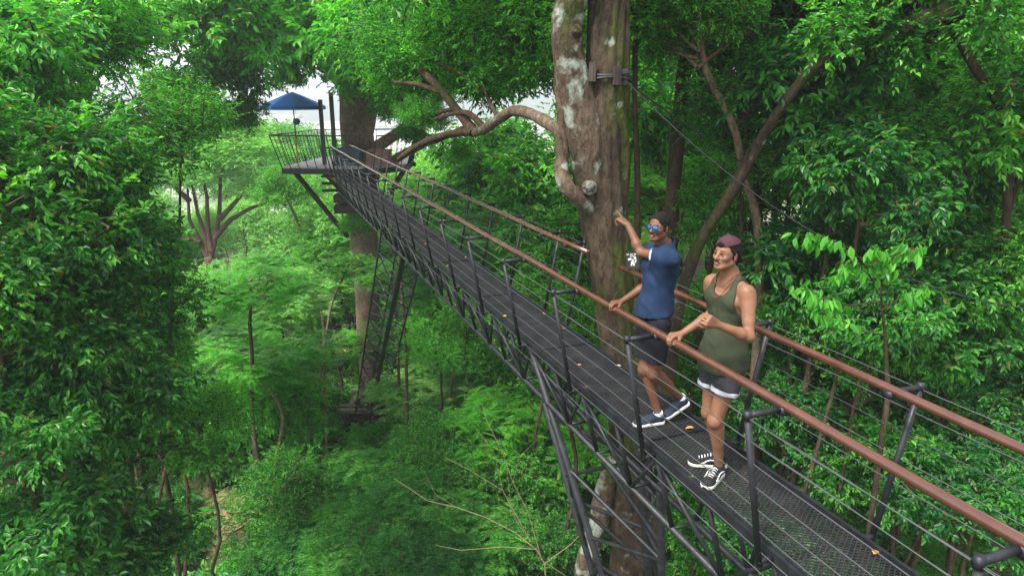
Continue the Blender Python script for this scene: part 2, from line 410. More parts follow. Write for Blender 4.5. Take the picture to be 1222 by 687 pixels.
PROTO = {}
def make_proto(key, seed, R, nl, nb, fn, args, low=.55):
    rng = np.random.default_rng(seed)
    limbs, tips = crown_skeleton(rng, R, nl, nb, low)
    v, f = fn(rng, tips, *args)
    cm = mesh_np('crown_' + key, v, f)
    mb = MB()
    for P, r in limbs: mb.tube(P, r, 5, False)
    bm = mesh_np('branches_' + key, np.concatenate(mb.v), np.concatenate(mb.q), True)
    PROTO[key] = (cm, bm, R)
for i in range(3):
    make_proto('broad%d' % i, 10 + i, (2.0, 2.0, 1.8), 10, 6, broad_leaves, (11, .38, .15, .46, .46))
    make_proto('dense%d' % i, 20 + i, (1.6, 1.6, 2.1), 10, 6, broad_leaves, (11, .40, .155, .44, .46, .7))
    make_proto('small%d' % i, 30 + i, (2.2, 2.2, 1.8), 11, 7, broad_leaves, (12, .31, .112, .42, .48, .4))
    make_proto('feather%d' % i, 40 + i, (2.0, 2.0, 1.1), 10, 6, feather_leaves, (7, .50, 9, .15, .33, .55))
    make_proto('large%d' % i, 80 + i, (1.7, 1.7, 1.7), 10, 6, broad_leaves, (8, .42, .20, .42, .44, .75))
    make_proto('fine%d' % i, 50 + i, (4.6, 4.6, 3.6), 16, 9, broad_leaves, (13, .5, .20, .5, 1.0, .3))
for i in range(2):
    make_proto('shrub%d' % i, 60 + i, (.95, .95, .7), 8, 4, broad_leaves, (11, .3, .12, .45, .28, .4), low=1)
    make_proto('fern%d' % i, 70 + i, (1.0, 1.0, .55), 8, 4, feather_leaves, (6, .5, 9, .15, .3, .3), low=1)

MATV = {}
def with_mat(me, mat, key):
    k = (me.name, key)
    if k not in MATV:
        m = me.copy(); m.materials.clear(); m.materials.append(mat); MATV[k] = m
    return MATV[k]
rnd = random.Random(5)
def bend_path(a, b, k=.3, n=9, seed=0):
    rg = np.random.default_rng(seed); t = np.linspace(0, 1, n)[:, None]
    P = a * (1 - t) + b * t; amp = np.array([k, k, 0]); off = np.cumsum(rg.normal(0, 1, (n, 3)) * amp / n, 0)
    off -= t * off[-1]; return P + off
def bark_wob(amp, freq=1.6, ridges=0, seed=0):
    def f(v, c, r):
        out = v.copy()
        for i in range(len(v)):
            d = v[i] - c[i]; L_ = np.linalg.norm(d) + 1e-9
            nz = noise.noise(Vector((v[i][0] * freq + seed, v[i][1] * freq, v[i][2] * freq * .45)))
            n2 = noise.noise(Vector((v[i][0] * freq * 4, v[i][1] * freq * 4 + seed, v[i][2] * freq * .9)))
            out[i] = v[i] + d / L_ * r[i] * (amp * nz + amp * .6 * n2 + (ridges * abs(math.sin(6 * math.atan2(d[1], d[0]) + v[i][2] * .4 + 3 * nz)) if ridges else 0))
        return out
    return f
TREES = []
def tree(name, label, proto, c, scale=1.0, leaf='leaf', bark='bark', group=None, cat='tree', tr=None, flat=1.0, rot=None, roots=None, seed=None):
    """c = crown centre in the world; the trunk stands on the ground below it"""
    seed = len(TREES) if seed is None else seed; rg = random.Random(1000 + seed)
    cm, bm, R = PROTO[proto]
    bx = c[0] + rg.uniform(-.5, .5) if roots is None else roots[0]; by = c[1] + rg.uniform(-.2, .8) if roots is None else roots[1]
    gz = float(ground(bx, by)) - .1
    t = empty(name, (bx, by, gz), label, cat, group)
    tr = tr or .05 * scale * R[0] ** .6
    top = V(*c) + V(0, 0, -.1 * R[2] * scale)
    P = bend_path(V(bx, by, gz), top, 1.3, 10, seed)
    mb = MB(); mb.tube(P, np.linspace(tr * 1.25, tr * .6, 10), 8, False, bark_wob(.12, 2.5, 0, seed)); mb.build('trunk', M[bark], t, True)
    rz = rg.uniform(0, 6.28) if rot is None else rot
    bk2 = 'bark_pale' if seed % 2 and group != 'hazy forest across the gully' else bark
    for nm, me, mt, key in (('branches', bm, M[bk2], bk2), ('crown', cm, M[leaf], leaf)):
        o = bpy.data.objects.new(nm, with_mat(me, mt, key)); COL.objects.link(o); o.parent = t
        o.location = Vector(c) - t.location; o.scale = (scale, scale, scale * flat); o.rotation_euler = (0, 0, rz)
    TREES.append(t); return t
# ------------------------------------------------------------------ the forest, tree by tree: (u, v, Y of the crown centre, prototype, scale, leaf, label)
F = [
 # left wall
 (30, 25, 12.5, 'small0', 1.0, 'leaf_bright', 'bright leafy tree filling the top left corner'),
 (100, 70, 13.5, 'small1', .75, 'leaf', 'leafy tree left of the white sky gap at top left'),
 (-10, 120, 10, 'broad0', .85, 'leaf_feather', 'broadleaf tree at the left edge near the top'),
 (95, 160, 10.5, 'small2', .68, 'leaf', 'tree with yellow tinged leaves in the upper left mass'),
 (215, 165, 12.5, 'small0', .48, 'leaf', 'tree whose branch tips hang into the pale gap left of the platform'),
 (25, 235, 8.5, 'broad1', .75, 'leaf', 'broadleaf tree at the left edge below the upper left mass'),
 (80, 268, 12, 'small1', .6, 'leaf', 'tree left of the multi stemmed far tree'),
 (75, 330, 9, 'dense0', .75, 'leaf_dark', 'dark broadleaf tree with rising twigs in the middle of the left wall'),
 (100, 360, 11, 'broad2', .8, 'leaf_dark', 'dark broadleaf tree left of the bright feathery crown'),
 (-5, 400, 7.5, 'dense1', .6, 'leaf', 'dark tree at the left edge at mid height'),
 (100, 450, 8.5, 'dense2', .7, 'leaf', 'dark tree with a red brown stem at lower left'),
 (175, 435, 13, 'broad0', .6, 'leaf', 'tree below and left of the bright feathery crown'),
 (235, 500, 14, 'small1', .6, 'leaf', 'small leaved dark tree above the bare earth patch'),
 (20, 540, 7.5, 'broad2', .6, 'leaf_dark', 'dark broadleaf tree in the lower left at the frame edge'),
 (140, 545, 9, 'broad0', .62, 'leaf', 'dark broadleaf tree left of the bare earth patch'),
 (60, 655, 7.5, 'large0', .6, 'leaf_dark', 'dark broadleaf tree in the bottom left corner'),
 (165, 680, 8.5, 'broad0', .5, 'leaf_dark', 'dark broadleaf tree at the bottom edge below the earth patch'),
 # feathery middle
 (300, 345, 18, 'feather0', .95, 'leaf_bright', 'bright yellow green feathery crown in the middle left'),  # its lit look is put into the leaf colour
 (335, 375, 23, 'feather1', 1.05, 'leaf_pale', 'feathery crown right of the bright yellow green one'),
 (300, 425, 20, 'feather2', 1.15, 'leaf_bright', 'feathery crown below the bright yellow green one'),
 (325, 440, 24, 'feather0', 1.05, 'leaf_pale', 'feathery crown left of the far round trunk'),
 (370, 345, 30, 'feather1', 1.0, 'leaf_pale', 'pale feathery crown under the left end of the platform'),
 (320, 500, 20, 'large1', .95, 'leaf_bright', 'broadleaf tree with a crooked pale stem below the feathery crowns'),
 (375, 600, 19, 'small0', .85, 'leaf', 'small leaved tree below the timber cribbing'),
 (400, 590, 18, 'feather0', .75, 'leaf_feather', 'feathery crown at the bottom left of centre'),
 (330, 600, 17, 'small2', .8, 'leaf', 'small leaved dark tree right of the bare earth patch'),
 (370, 665, 15.5, 'small1', .75, 'leaf_dark', 'dark tree at the bottom edge left of centre'),
 (480, 400, 27, 'feather1', 1.1, 'leaf_bright', 'feathery crown right of the lattice strut'),
 (540, 360, 30, 'feather2', 1.25, 'leaf_bright', 'bright feathery crown just under the walkway middle'),
 (505, 470, 22, 'feather0', 1.0, 'leaf_pale', 'feathery crown amid the thin bare stems below the walkway'),
 (585, 430, 24, 'feather1', 1.1, 'leaf', 'feathery crown directly under the walkway bend'),
 (475, 560, 19, 'feather2', .95, 'leaf_feather', 'bluish feathery crown right of the timber cribbing'),
 (545, 530, 18.5, 'feather0', .95, 'leaf_feather', 'feathery crown left of the near trestle leg'),
 (630, 500, 20, 'large0', 1.05, 'leaf', 'small leaved tree seen left of the near trestle'),
 (490, 610, 15, 'feather1', .8, 'leaf_feather', 'big feathery crown at the bottom centre'),
 (430, 660, 14, 'feather2', .7, 'leaf_feather', 'feathery crown at the bottom edge left of the dry branch'),
 (570, 640, 14.5, 'feather0', .75, 'leaf_feather', 'feathery crown behind the dry branch'),
 (625, 590, 17, 'broad2', .8, 'leaf', 'broadleaf tree behind the top of the dry branch'),
 (655, 655, 14.5, 'small0', .6, 'leaf', 'broadleaf bush between dry branch and trestle leg'),
 (520, 675, 13, 'feather1', .55, 'leaf_dark', 'low feathery crown at the very bottom centre'),
 # behind the walkway
 (520, 235, 40, 'fine0', .7, 'leaf', 'pale round tree seen between the two handrails'),
 (585, 215, 32, 'large1', 1.7, 'leaf', 'bright leafy tree below the arched limb'),
 (650, 225, 26, 'large0', 1.3, 'leaf', 'leafy tree just left of the big mossy trunk'),
 (610, 285, 24, 'feather2', 1.1, 'leaf_bright', 'light green layered crown behind the far railing'),
 (560, 300, 27, 'large2', 1.4, 'leaf', 'leafy tree behind the middle of the far railing'),
 (670, 320, 18, 'large1', 1.0, 'leaf', 'leafy tree behind the cut end of the far handrail'),
 (690, 400, 14, 'small0', .75, 'leaf', 'leafy tree at the foot of the mossy trunk behind the deck'),
 (655, 390, 17, 'broad2', .8, 'leaf', 'leafy tree low behind the far railing'),
 # top
 # right wall
 (790, 150, 17, 'large2', 1.05, 'leaf', 'bright leafy tree behind the thin straight stem'),
 (790, 230, 14, 'feather0', .6, 'leaf', 'leafy tree above the head of the pointing man'),
 (870, 40, 12, 'small2', .75, 'leaf_dark', 'dark small leaved crown right of the sky gap at top right'),
 (895, 120, 10.5, 'small1', .5, 'leaf_dark', 'dark hanging crown left of the leaning branch'),
 (960, 35, 11, 'broad0', .8, 'leaf_dark', 'dark crown under the thick bare limb at the top right'),
 (985, 130, 10, 'large0', .7, 'leaf_dark', 'dark crown right of the leaning branch'),
 (1060, 80, 12, 'broad2', .85, 'leaf', 'leafy tree behind the thick bare limb'),
 (1105, 165, 10, 'small0', .62, 'leaf', 'leafy tree left of the forked stem at the right'),
 (1170, 70, 11, 'broad1', .85, 'leaf_bright', 'bright crown in the top right corner'),  # bright through its leaf colour
 (1230, 150, 9, 'large0', .6, 'leaf', 'dark crown at the right edge near the top'),
 (925, 230, 13, 'broad1', .75, 'leaf', 'leafy tree above the head of the man in the green vest'),
 (1030, 225, 9, 'large1', .55, 'leaf_dark', 'dark crown above the bright hanging leaves'),
 (1150, 260, 10.5, 'large2', .7, 'leaf', 'dark crown right of the bright hanging leaves'),
 (850, 262, 11, 'large1', .34, 'leaf', 'glossy leafed tree between the heads of the two men'),
 (960, 330, 10.5, 'large0', .65, 'leaf_dark', 'leafy tree right of the man in the green vest'),
 (1050, 385, 8.8, 'large1', .45, 'leaf_dark', 'dense tree beneath the bright hanging leaves'),
 (1130, 380, 9.5, 'large2', .6, 'leaf', 'dense dark tree above the far handrail at right'),
 (1215, 340, 9.5, 'small1', .6, 'leaf', 'leafy tree at the right edge at mid height'),
 (905, 420, 13, 'small2', .85, 'leaf', 'leafy tree seen through the far railing behind the green vest'),
 (830, 430, 15, 'broad1', .8, 'leaf', 'leafy tree seen between the two men'),
 (1000, 440, 11, 'small0', .7, 'leaf_dark', 'small leaved tree beyond the far handrail'),
 (1120, 470, 10, 'small1', .65, 'leaf_dark', 'small leaved tree behind the outward leaning far post'),
 (1215, 480, 9.5, 'broad2', .55, 'leaf_dark', 'dark tree at the right edge behind both handrails'),
 (940, 520, 10, 'broad0', .55, 'leaf_dark', 'dark tree below the far edge of the deck'),
 (1060, 560, 9, 'large2', .5, 'leaf', 'dark tree seen through the wires at lower right'),
 (1160, 600, 8, 'broad1', .5, 'leaf_dark', 'dark tree in the bottom right corner'),
 (850, 640, 10, 'broad2', .5, 'leaf', 'broadleaf tree under the deck by the trestle'),
 (800, 560, 12, 'small0', .6, 'leaf_dark', 'small leaved tree behind the trestle beside the mossy trunk'),
 (900, 690, 8.5, 'broad0', .45, 'leaf_dark', 'broadleaf tree under the near end of the deck'),
]
for i, (u, v, Y, pr, sc, lf, lab) in enumerate(F):
    kind = 'feathery_tree' if 'feather' in pr else 'broadleaf_tree'
    grp = 'trees of the left wall' if i < 17 else 'feathery trees in the gully' if i < 40 else 'trees around the walkway'
    tree(kind, lab, pr, at(u, v, Y), sc, lf, rnd.choice(['bark', 'bark', 'bark_red']), grp, flat=.85 if 'feather' in pr else 1, roots=tuple(at(90, 400, 12.6)[:2]) if lab.startswith('tree whose branch tips') else None)

# closing wall of taller trees behind the right half and deep behind the left wall
rg = random.Random(77)
def fill(n, ub, vb, Yb, protos, leafs, scb, name, label, group):
    for i in range(n):
        u = rg.uniform(*ub); v = rg.uniform(*vb); Y = rg.uniform(*Yb)
        tree(name, label, rg.choice(protos), at(u, v, Y), rg.uniform(*scb), rg.choice(leafs), rg.choice(['bark', 'bark_red']), group)
fill(20, (745, 1260), (-30, 330), (19, 36), ['fine0', 'fine1', 'fine2'], ['leaf_pale', 'leaf', 'leaf_bright'], (.5, .85), 'forest_tree', 'forest tree deep in the green wall behind the far handrail at the right', 'deep trees of the right wall')
fill(12, (760, 1260), (330, 560), (15, 24), ['small0', 'small1', 'broad2'], ['leaf', 'leaf_bright', 'leaf_bright'], (.9, 1.2), 'understorey_tree', 'understorey tree on the slope seen through the far railing', 'understorey trees of the right slope')
fill(14, (-80, 70), (60, 600), (16, 24), ['fine0', 'fine1', 'small2'], ['leaf', 'leaf_bright'], (.5, .75), 'backing_tree', 'forest tree deep behind the leaf wall on the left', 'deep trees of the left wall')
fill(26, (500, 730), (400, 650), (17, 27), ['feather0', 'feather1', 'feather2', 'small0', 'small1', 'broad0'], ['leaf', 'leaf_feather', 'leaf_bright'], (.6, .95), 'gully_sapling', 'sapling in the green gully beneath the walkway', 'saplings of the gully')
fill(18, (850, 1270), (500, 700), (9.5, 13), ['small0', 'small2', 'broad1', 'large0', 'broad2'], ['leaf_dark', 'leaf', 'leaf_dark'], (.32, .5), 'slope_sapling', 'low sapling on the slope under the far handrail at lower right', 'saplings of the right slope')
fill(9, (370, 520), (290, 470), (31, 38), ['feather0', 'feather1', 'large0', 'large1'], ['leaf_bright', 'leaf', 'leaf_pale'], (.9, 1.2), 'bright_tree', 'bright tree standing behind the lattice strut', 'bright trees behind the lattice strut')  # the sunny look is painted by brighter leaf colours
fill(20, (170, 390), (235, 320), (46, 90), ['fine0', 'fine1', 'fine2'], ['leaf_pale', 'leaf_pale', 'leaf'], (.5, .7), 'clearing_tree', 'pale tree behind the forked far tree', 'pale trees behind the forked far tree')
fill(8, (360, 520), (520, 580), (22, 26), ['large0', 'feather1', 'large2'], ['leaf_bright', 'leaf'], (.35, .5), 'clump_sapling', 'low bright sapling beside the timber cribbing', 'saplings by the timber cribbing')  # bright-leaved saplings added to lighten the dark ground round the cribbing
# pale forest over the valley
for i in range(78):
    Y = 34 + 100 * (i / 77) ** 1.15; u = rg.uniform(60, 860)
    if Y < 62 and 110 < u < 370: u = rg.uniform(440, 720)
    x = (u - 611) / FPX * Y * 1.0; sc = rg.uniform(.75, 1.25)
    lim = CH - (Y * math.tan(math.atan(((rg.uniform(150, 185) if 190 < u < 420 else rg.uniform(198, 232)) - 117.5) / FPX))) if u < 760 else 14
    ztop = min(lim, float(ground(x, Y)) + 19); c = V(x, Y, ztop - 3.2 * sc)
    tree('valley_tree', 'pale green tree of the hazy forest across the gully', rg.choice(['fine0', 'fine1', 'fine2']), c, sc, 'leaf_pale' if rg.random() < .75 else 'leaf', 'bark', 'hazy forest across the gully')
# lower storey of the gully in the distance
for i in range(40):
    Y = rg.uniform(27, 60); u = rg.uniform(80, 720); v = 250 + 150 * (60 - Y) / 33 + rg.uniform(-20, 40)
    if 165 < u < 345 and v < 345: v += 110
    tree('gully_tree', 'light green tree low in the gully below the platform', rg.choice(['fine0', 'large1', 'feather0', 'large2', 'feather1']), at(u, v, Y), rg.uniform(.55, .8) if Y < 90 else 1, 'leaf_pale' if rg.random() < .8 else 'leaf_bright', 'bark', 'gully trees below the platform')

# multi-stemmed far tree
c0 = at(250, 300, 42); gz = float(ground(c0[0], 42))
t = empty('spreading_tree', (c0[0], 42, gz), 'far tree with several dark stems forking from one base at left', 'tree')
mb = MB()
mb.tube([V(c0[0], 42, gz - .2), at(248, 345, 42), at(250, 308, 42)], [.38, .34, .30], 9)
for pts in ([(250, 312), (237, 285), (226, 262), (224, 225)], [(250, 310), (245, 280), (236, 255), (229, 220)], [(251, 310), (258, 280), (262, 250), (263, 215), (268, 190)],
            [(252, 300), (248, 270), (247, 235), (240, 200)], [(256, 285), (275, 262), (300, 248), (330, 238)], [(262, 262), (282, 240), (300, 215)], [(240, 290), (215, 282), (195, 278)], [(226, 240), (205, 220), (190, 205)]):
    P = np.array([at(u, v, 42 + .4 * k) for k, (u, v) in enumerate(pts)]); mb.tube(P, np.linspace(.19, .07, len(P)), 7, False)
mb.build('trunk', M['bark_red'], t, True)
for (u, v, s) in ((230, 205, .7), (275, 180, .75), (190, 215, .55), (320, 225, .5), (250, 150, .6)):
    o = bpy.data.objects.new('crown', with_mat(PROTO['fine1'][0], M['leaf_pale'], 'leaf_pale')); COL.objects.link(o); o.parent = t
    o.location = Vector(at(u, v, 43)) - t.location; o.scale = (s, s, s * .5); o.rotation_euler = (0, 0, u)

# bare slim stems standing in view: (points top to bottom, Y, radius, bark, label)
ST = [
 ([(757, -20), (758, 60), (757, 130), (761, 200), (760, 290), (762, 420)], 10, .045, 'bark', 'thin straight stem just right of the big mossy trunk', 'small2', .5),
 ([(842, -20), (826, 25), (817, 80), (808, 170), (800, 260), (795, 380), (791, 440), (783, 540), (778, 640)], 11, .13, 'bark', 'dark leaning stem behind the head of the pointing man', 'broad1', .8),
 ([(835, 40), (840, 85), (862, 122), (880, 160), (886, 210), (905, 260), (905, 320), (908, 380)], 9.6, .06, 'bark_pale', 'pale bent stem left of the long leaning branch', 'small1', .5),
 ([(1092, 20), (1030, 32), (1000, 60), (965, 85), (930, 130), (900, 180), (870, 235), (835, 285), (815, 340), (800, 420)], 8.7, .075, 'bark_mossy', 'long stem leaning left behind the green vest and up to the top right', 'broad0', .6),
 ([(1240, 60), (1230, -5), (1222, 60), (1219, 140), (1222, 220), (1217, 330), (1212, 420), (1205, 560), (1200, 687)], 10, .06, 'bark_red', 'upright stem at the right frame edge', 'small0', .5),
 ([(1120, 10), (1142, 45), (1165, 85), (1190, 120), (1204, 145), (1203, 220), (1199, 300), (1202, 420), (1199, 520), (1190, 640), (1185, 720)], 8.5, .06, 'bark', 'pale brown stem left of the one at the right frame edge', 'broad2', .45),
 ([(905, 190), (903, 230), (908, 300), (906, 360), (915, 430)], 11, .085, 'bark', 'dark upright stem right behind the capped man', 'small1', .5),
 ([(1050, 440), (1030, 480), (995, 495), (975, 515), (960, 560), (955, 640)], 9.5, .11, 'bark', 'crooked dark trunk beyond the far handrail', 'broad0', .4),
 ([(965, 400), (966, 450), (968, 520), (960, 600)], 10.2, .10, 'bark', 'dark upright trunk left of the crooked one beyond the far handrail', 'broad2', .45),
 ([(478, 250), (478, 330), (484, 400), (486, 480), (486, 560), (488, 620)], 20, .055, 'bark_red', 'thin red brown stem right of the lattice strut', 'feather0', .5),
 ([(470, 330), (475, 420), (477, 500), (478, 600)], 21, .06, 'bark_red', 'second thin red brown stem beside the lattice strut', 'feather1', .5),
 ([(560, 370), (556, 420), (557, 470), (556, 540)], 20, .06, 'bark', 'dark thin stem below the walkway left of the trestle', 'small0', .5),
 ([(545, 400), (540, 450), (534, 500), (532, 560)], 21, .05, 'bark_pale', 'pale thin stem below the walkway', 'small1', .4),
 ([(415, 320), (395, 360), (388, 410), (386, 460), (392, 560)], 22, .05, 'bark_pale', 'pale thin stem left of the round trunk', 'feather2', .5),
 ([(340, 230), (362, 280), (380, 330), (386, 380), (388, 430)], 33, .09, 'bark_pale', 'slanting pale stem under the left end of the platform', 'fine1', .35),
 ([(316, 455), (325, 470), (338, 490), (337, 515), (330, 545), (335, 600)], 18.5, .06, 'bark_pale', 'crooked pale stem above the bare earth patch', 'small1', .3),
 ([(85, 200), (70, 300), (60, 380), (80, 450), (90, 520), (85, 600), (80, 687)], 8.8, .055, 'bark_red', 'red brown stem in the left leaf wall', 'broad1', .4),
 ([(165, 330), (150, 420), (158, 480), (170, 560), (175, 640)], 10, .05, 'bark', 'dark slim stem right of the red brown one in the left wall', 'small2', .4),
]
for k, (pts, Y, r, bk, lab, pr, sc) in enumerate(ST):
    P = [at(u, v, Y + .12 * i) for i, (u, v) in enumerate(pts)]
    b = P[-1].copy(); gz = float(ground(b[0], b[1])) - .2
    P.append(V(b[0] + (b[0] - P[-2][0]) * .3, b[1], min(gz, b[2] - .5))); P = np.array(P)
    # smooth the path
    tt = np.linspace(0, len(P) - 1, len(P) * 4); Q = np.stack([np.interp(tt, range(len(P)), P[:, a]) for a in range(3)], 1)
    for _ in range(3): Q[1:-1] = (Q[:-2] + 2 * Q[1:-1] + Q[2:]) / 4
    t = empty('slim_tree', P[-1], lab, 'tree', 'slim stems among the foliage')
    mb = MB(); mb.tube(Q, np.linspace(r * .75, r * 1.25, len(Q)), 9, True, bark_wob(.18, 3, 0, k)); mb.build('trunk', M[bk], t, True)
    cc = P[0]
    for nm, me, mt, key in (('branches', PROTO[pr][1], M[bk], bk), ('crown', PROTO[pr][0], M['leaf'], 'leaf')):
        o = bpy.data.objects.new(nm, with_mat(me, mt, key)); COL.objects.link(o); o.parent = t; o.location = Vector(cc) - t.location; o.scale = (sc,) * 3; o.rotation_euler = (0, 0, k)
# bare limb crossing the top right corner
P = np.array([at(*a) for a in ((1000, 70, 9.0), (1040, 48, 8.8), (1075, 34, 8.5), (1100, 22, 8.4), (1130, 12, 8.3), (1172, 2, 8.2), (1230, -25, 8.4), (1330, 10, 9), (1400, 200, 9.4))])
P = np.vstack([P, [P[-1][0] + .2, P[-1][1], float(ground(P[-1][0], P[-1][1])) - .2]])
t = empty('leaning_tree', P[-1], 'thick bare limb crossing the top right corner', 'tree')
mb = MB(); mb.tube(P, np.linspace(.05, .2, len(P)), 10, True, bark_wob(.15, 3)); mb.build('trunk', M['bark_pale'], t, True)

# bright young leaves hanging beyond the far handrail
t0 = at(1085, 300, 7.6)
t = empty('young_leaf_tree', (t0[0] + .4, 7.9, float(ground(t0[0], 7.9)) - .1), 'sapling with bright young leaves hanging in a row at the right', 'tree')
rg2 = np.random.default_rng(9); mb = MB(); bs, ds, us, ls = [], [], [], []
root = at(1060, 470, 7.9)
mb.tube([V(*t.location), root, at(1056, 400, 7.8), at(1050, 340, 7.7)], [.05, .035, .02, .012], 7)
for pts in ([(1050, 340), (1020, 300), (990, 285), (955, 280)], [(1050, 340), (1065, 305), (1085, 295), (1098, 300)], [(1050, 345), (1030, 320), (1010, 312), (1000, 330)], [(1050, 360), (1010, 365), (975, 350), (955, 345)],
            [(1056, 400), (1030, 395), (1000, 380), (972, 372)], [(1052, 370), (1080, 352), (1100, 345)], [(1050, 340), (1060, 318), (1050, 300), (1040, 296)]):
    P = np.array([at(u, v, 7.6 - .08 * i) for i, (u, v) in enumerate(pts)]); tt = np.linspace(0, len(P) - 1, 12)
    Q = np.stack([np.interp(tt, range(len(P)), P[:, a]) for a in range(3)], 1); mb.tube(Q, np.linspace(.012, .004, 12), 5, False)
    for j in range(3, 12):
        for _ in range(6 if j > 4 else 2):
            bs.append(Q[j] + rg2.normal(0, .035, 3)); d = rg2.normal(0, .45, 3); d[2] = -.9; ds.append(d); us.append(rg2.normal(0, .6, 3) + V(0, -.8, .4)); ls.append(rg2.uniform(.11, .19))
mb.build('trunk', M['bark'], t, True)
v, f = leaf_arrays(np.array(bs), np.array(ds), np.array(us), np.array(ls), np.array(ls) * .40, .12)
link('young_leaves', mesh_np('young_leaves', v, f), M['leaf_bright'], t)

# dry branching sapling low in the centre
t = empty('dead_sapling', (*at(650, 700, 10)[:2], float(ground(at(650, 700, 10)[0], 10))), 'dry leafless branching sapling at the bottom centre', 'dead tree')
mb = MB(); b0 = at(652, 700, 10); mb.tube([V(b0[0], b0[1], float(ground(b0[0], 10)) - .1), b0], [.045, .024], 7)
for pts, r in (([(652, 700), (650, 672), (640, 655), (615, 635), (580, 617), (545, 605), (510, 597), (470, 570)], .018), ([(645, 662), (630, 610), (612, 575), (600, 540), (580, 500), (575, 480)], .013), ([(633, 645), (600, 585), (560, 560), (530, 545)], .011),
               ([(640, 655), (600, 652), (550, 656), (520, 650)], .011), ([(650, 672), (680, 650), (690, 640), (720, 625)], .012), ([(650, 670), (680, 690), (700, 710)], .014), ([(612, 575), (620, 545), (650, 515)], .006),
               ([(600, 585), (590, 540), (560, 500)], .006), ([(545, 605), (520, 590), (505, 560)], .006), ([(628, 640), (610, 610), (605, 560)], .008)):
    P = np.array([at(u, v, 10 + .05 * i) for i, (u, v) in enumerate(pts)]); mb.tube(P, np.linspace(r * .6, r * .25, len(P)), 6, False)
mb.build('trunk', M['twig'], t, True)

# undergrowth bushes on the slopes
for i in range(150):
    Y = rg.uniform(8, 34); x = rg.uniform(-.75, .78) * Y
    u_, v_ = proj((x, Y, float(ground(x, Y))))
    if 195 < u_ < 300 and 560 < v_ < 700: continue
    k = rg.choice(['shrub0', 'shrub1', 'fern0', 'fern1']); cm, bm, R = PROTO[k]; s = rg.uniform(.8, 1.7); lf = rg.choice(['leaf', 'leaf', 'leaf_dark', 'leaf_feather', 'leaf_bright'])
    t = empty('fern_bush' if 'fern' in k else 'bush', (x, Y, float(ground(x, Y)) - .05), 'low green bush on the forest floor under the trees', 'bush', 'undergrowth bushes')
    for nm, me, mt, key in (('stems', bm, M['bark'], 'bark'), ('foliage', cm, M[lf], lf)):
        o = bpy.data.objects.new(nm, with_mat(me, mt, key)); COL.objects.link(o); o.parent = t; o.location = (0, 0, R[2] * s * .9); o.scale = (s,) * 3; o.rotation_euler = (0, 0, rg.uniform(0, 6))
# low plants carpeting the floor
rg2 = np.random.default_rng(3); n = 9000
Y = rg2.uniform(6, 42, n); X = rg2.uniform(-.8, .8, n) * Y + rg2.normal(0, .5, n); Z = ground(X, Y)
keep = np.array([not (190 < proj((a, b, c))[0] < 300 and 570 < proj((a, b, c))[1] < 690) for a, b, c in zip(X, Y, Z)])
X, Y, Z = X[keep], Y[keep], Z[keep]; n = len(X); K = 8
b = np.repeat(np.stack([X, Y, Z + .05], 1), K, 0); az = rg2.uniform(0, 6.28, n * K); d = np.stack([np.cos(az), np.sin(az), rg2.uniform(.1, 1.2, n * K)], 1)
Ls = rg2.uniform(.15, .38, n * K); v, f = leaf_arrays(b + d * .12, d, np.tile([0, 0, 1.0], (n * K, 1)), Ls, Ls * .4)
o = link('ground_cover', mesh_np('ground_cover', v, f), M['leaf']); tag(o, 'low leafy plants carpeting the forest floor', 'ground cover', kind='stuff')

# a pale fan-leaved fern and broad-leaved clump at the bottom left of centre
t = empty('tree_fern', at(400, 620, 15.5) - V(0, 0, .4), 'yellow green fern with spread fronds at the bottom left of centre', 'fern')
bs, ds, us, ls = [], [], [], []; rgf = np.random.default_rng(4); mb = MB(); c = at(400, 612, 15.5)
mb.tube([V(c[0], c[1], float(ground(c[0], c[1])) - .1), c], [.05, .03], 7)
for k in range(9):
    a = k * .7; dd = V(math.cos(a), math.sin(a), .25); pts = np.array([c + dd * .75 * s - V(0, 0, .35) * s * s for s in np.linspace(0, 1, 9)]); mb.tube(pts, .006, 4, False)
    sd_ = unit(np.cross(dd, V(0, 0, 1)))
    for j in range(26):
        s = .1 + .9 * j / 26; p = c + dd * .75 * s - V(0, 0, .35) * s * s
        for sg in (1, -1): bs.append(p); ds.append(dd * .3 + sd_ * sg); us.append(V(0, 0, 1)); ls.append(.17 * math.sin(math.pi * min(1, .15 + s * .85)) + .03)
mb.build('stem', M['bark'], t, True); v, f = leaflet_arrays(np.array(bs), np.array(ds), np.array(us), np.array(ls), np.array(ls) * .22)
link('fronds', mesh_np('fronds', v, f), M['leaf_bright'], t)
# ------------------------------------------------------------------ walkway
BO = V(.818, 6.287); HD = -.3605
BH = V(math.sin(HD), math.cos(HD)); BN = V(math.cos(HD), -math.sin(HD)); ZD = CH - 2.594
def BP(s, l, h): return V(BO[0] + BH[0] * s + BN[0] * l, BO[1] + BH[1] * s + BN[1] * l, ZD + h)
DIR3 = V(BH[0], BH[1], 0); LAT3 = V(BN[0], BN[1], 0); UP3 = V(0, 0, 1)
S0, S1 = -6.3, 20.2
bridge = empty('canopy_walkway', (*BP(S0, 0, 0)[:2], ZD), 'long black steel walkway with brown handrails running to the treehouse platform', 'walkway')
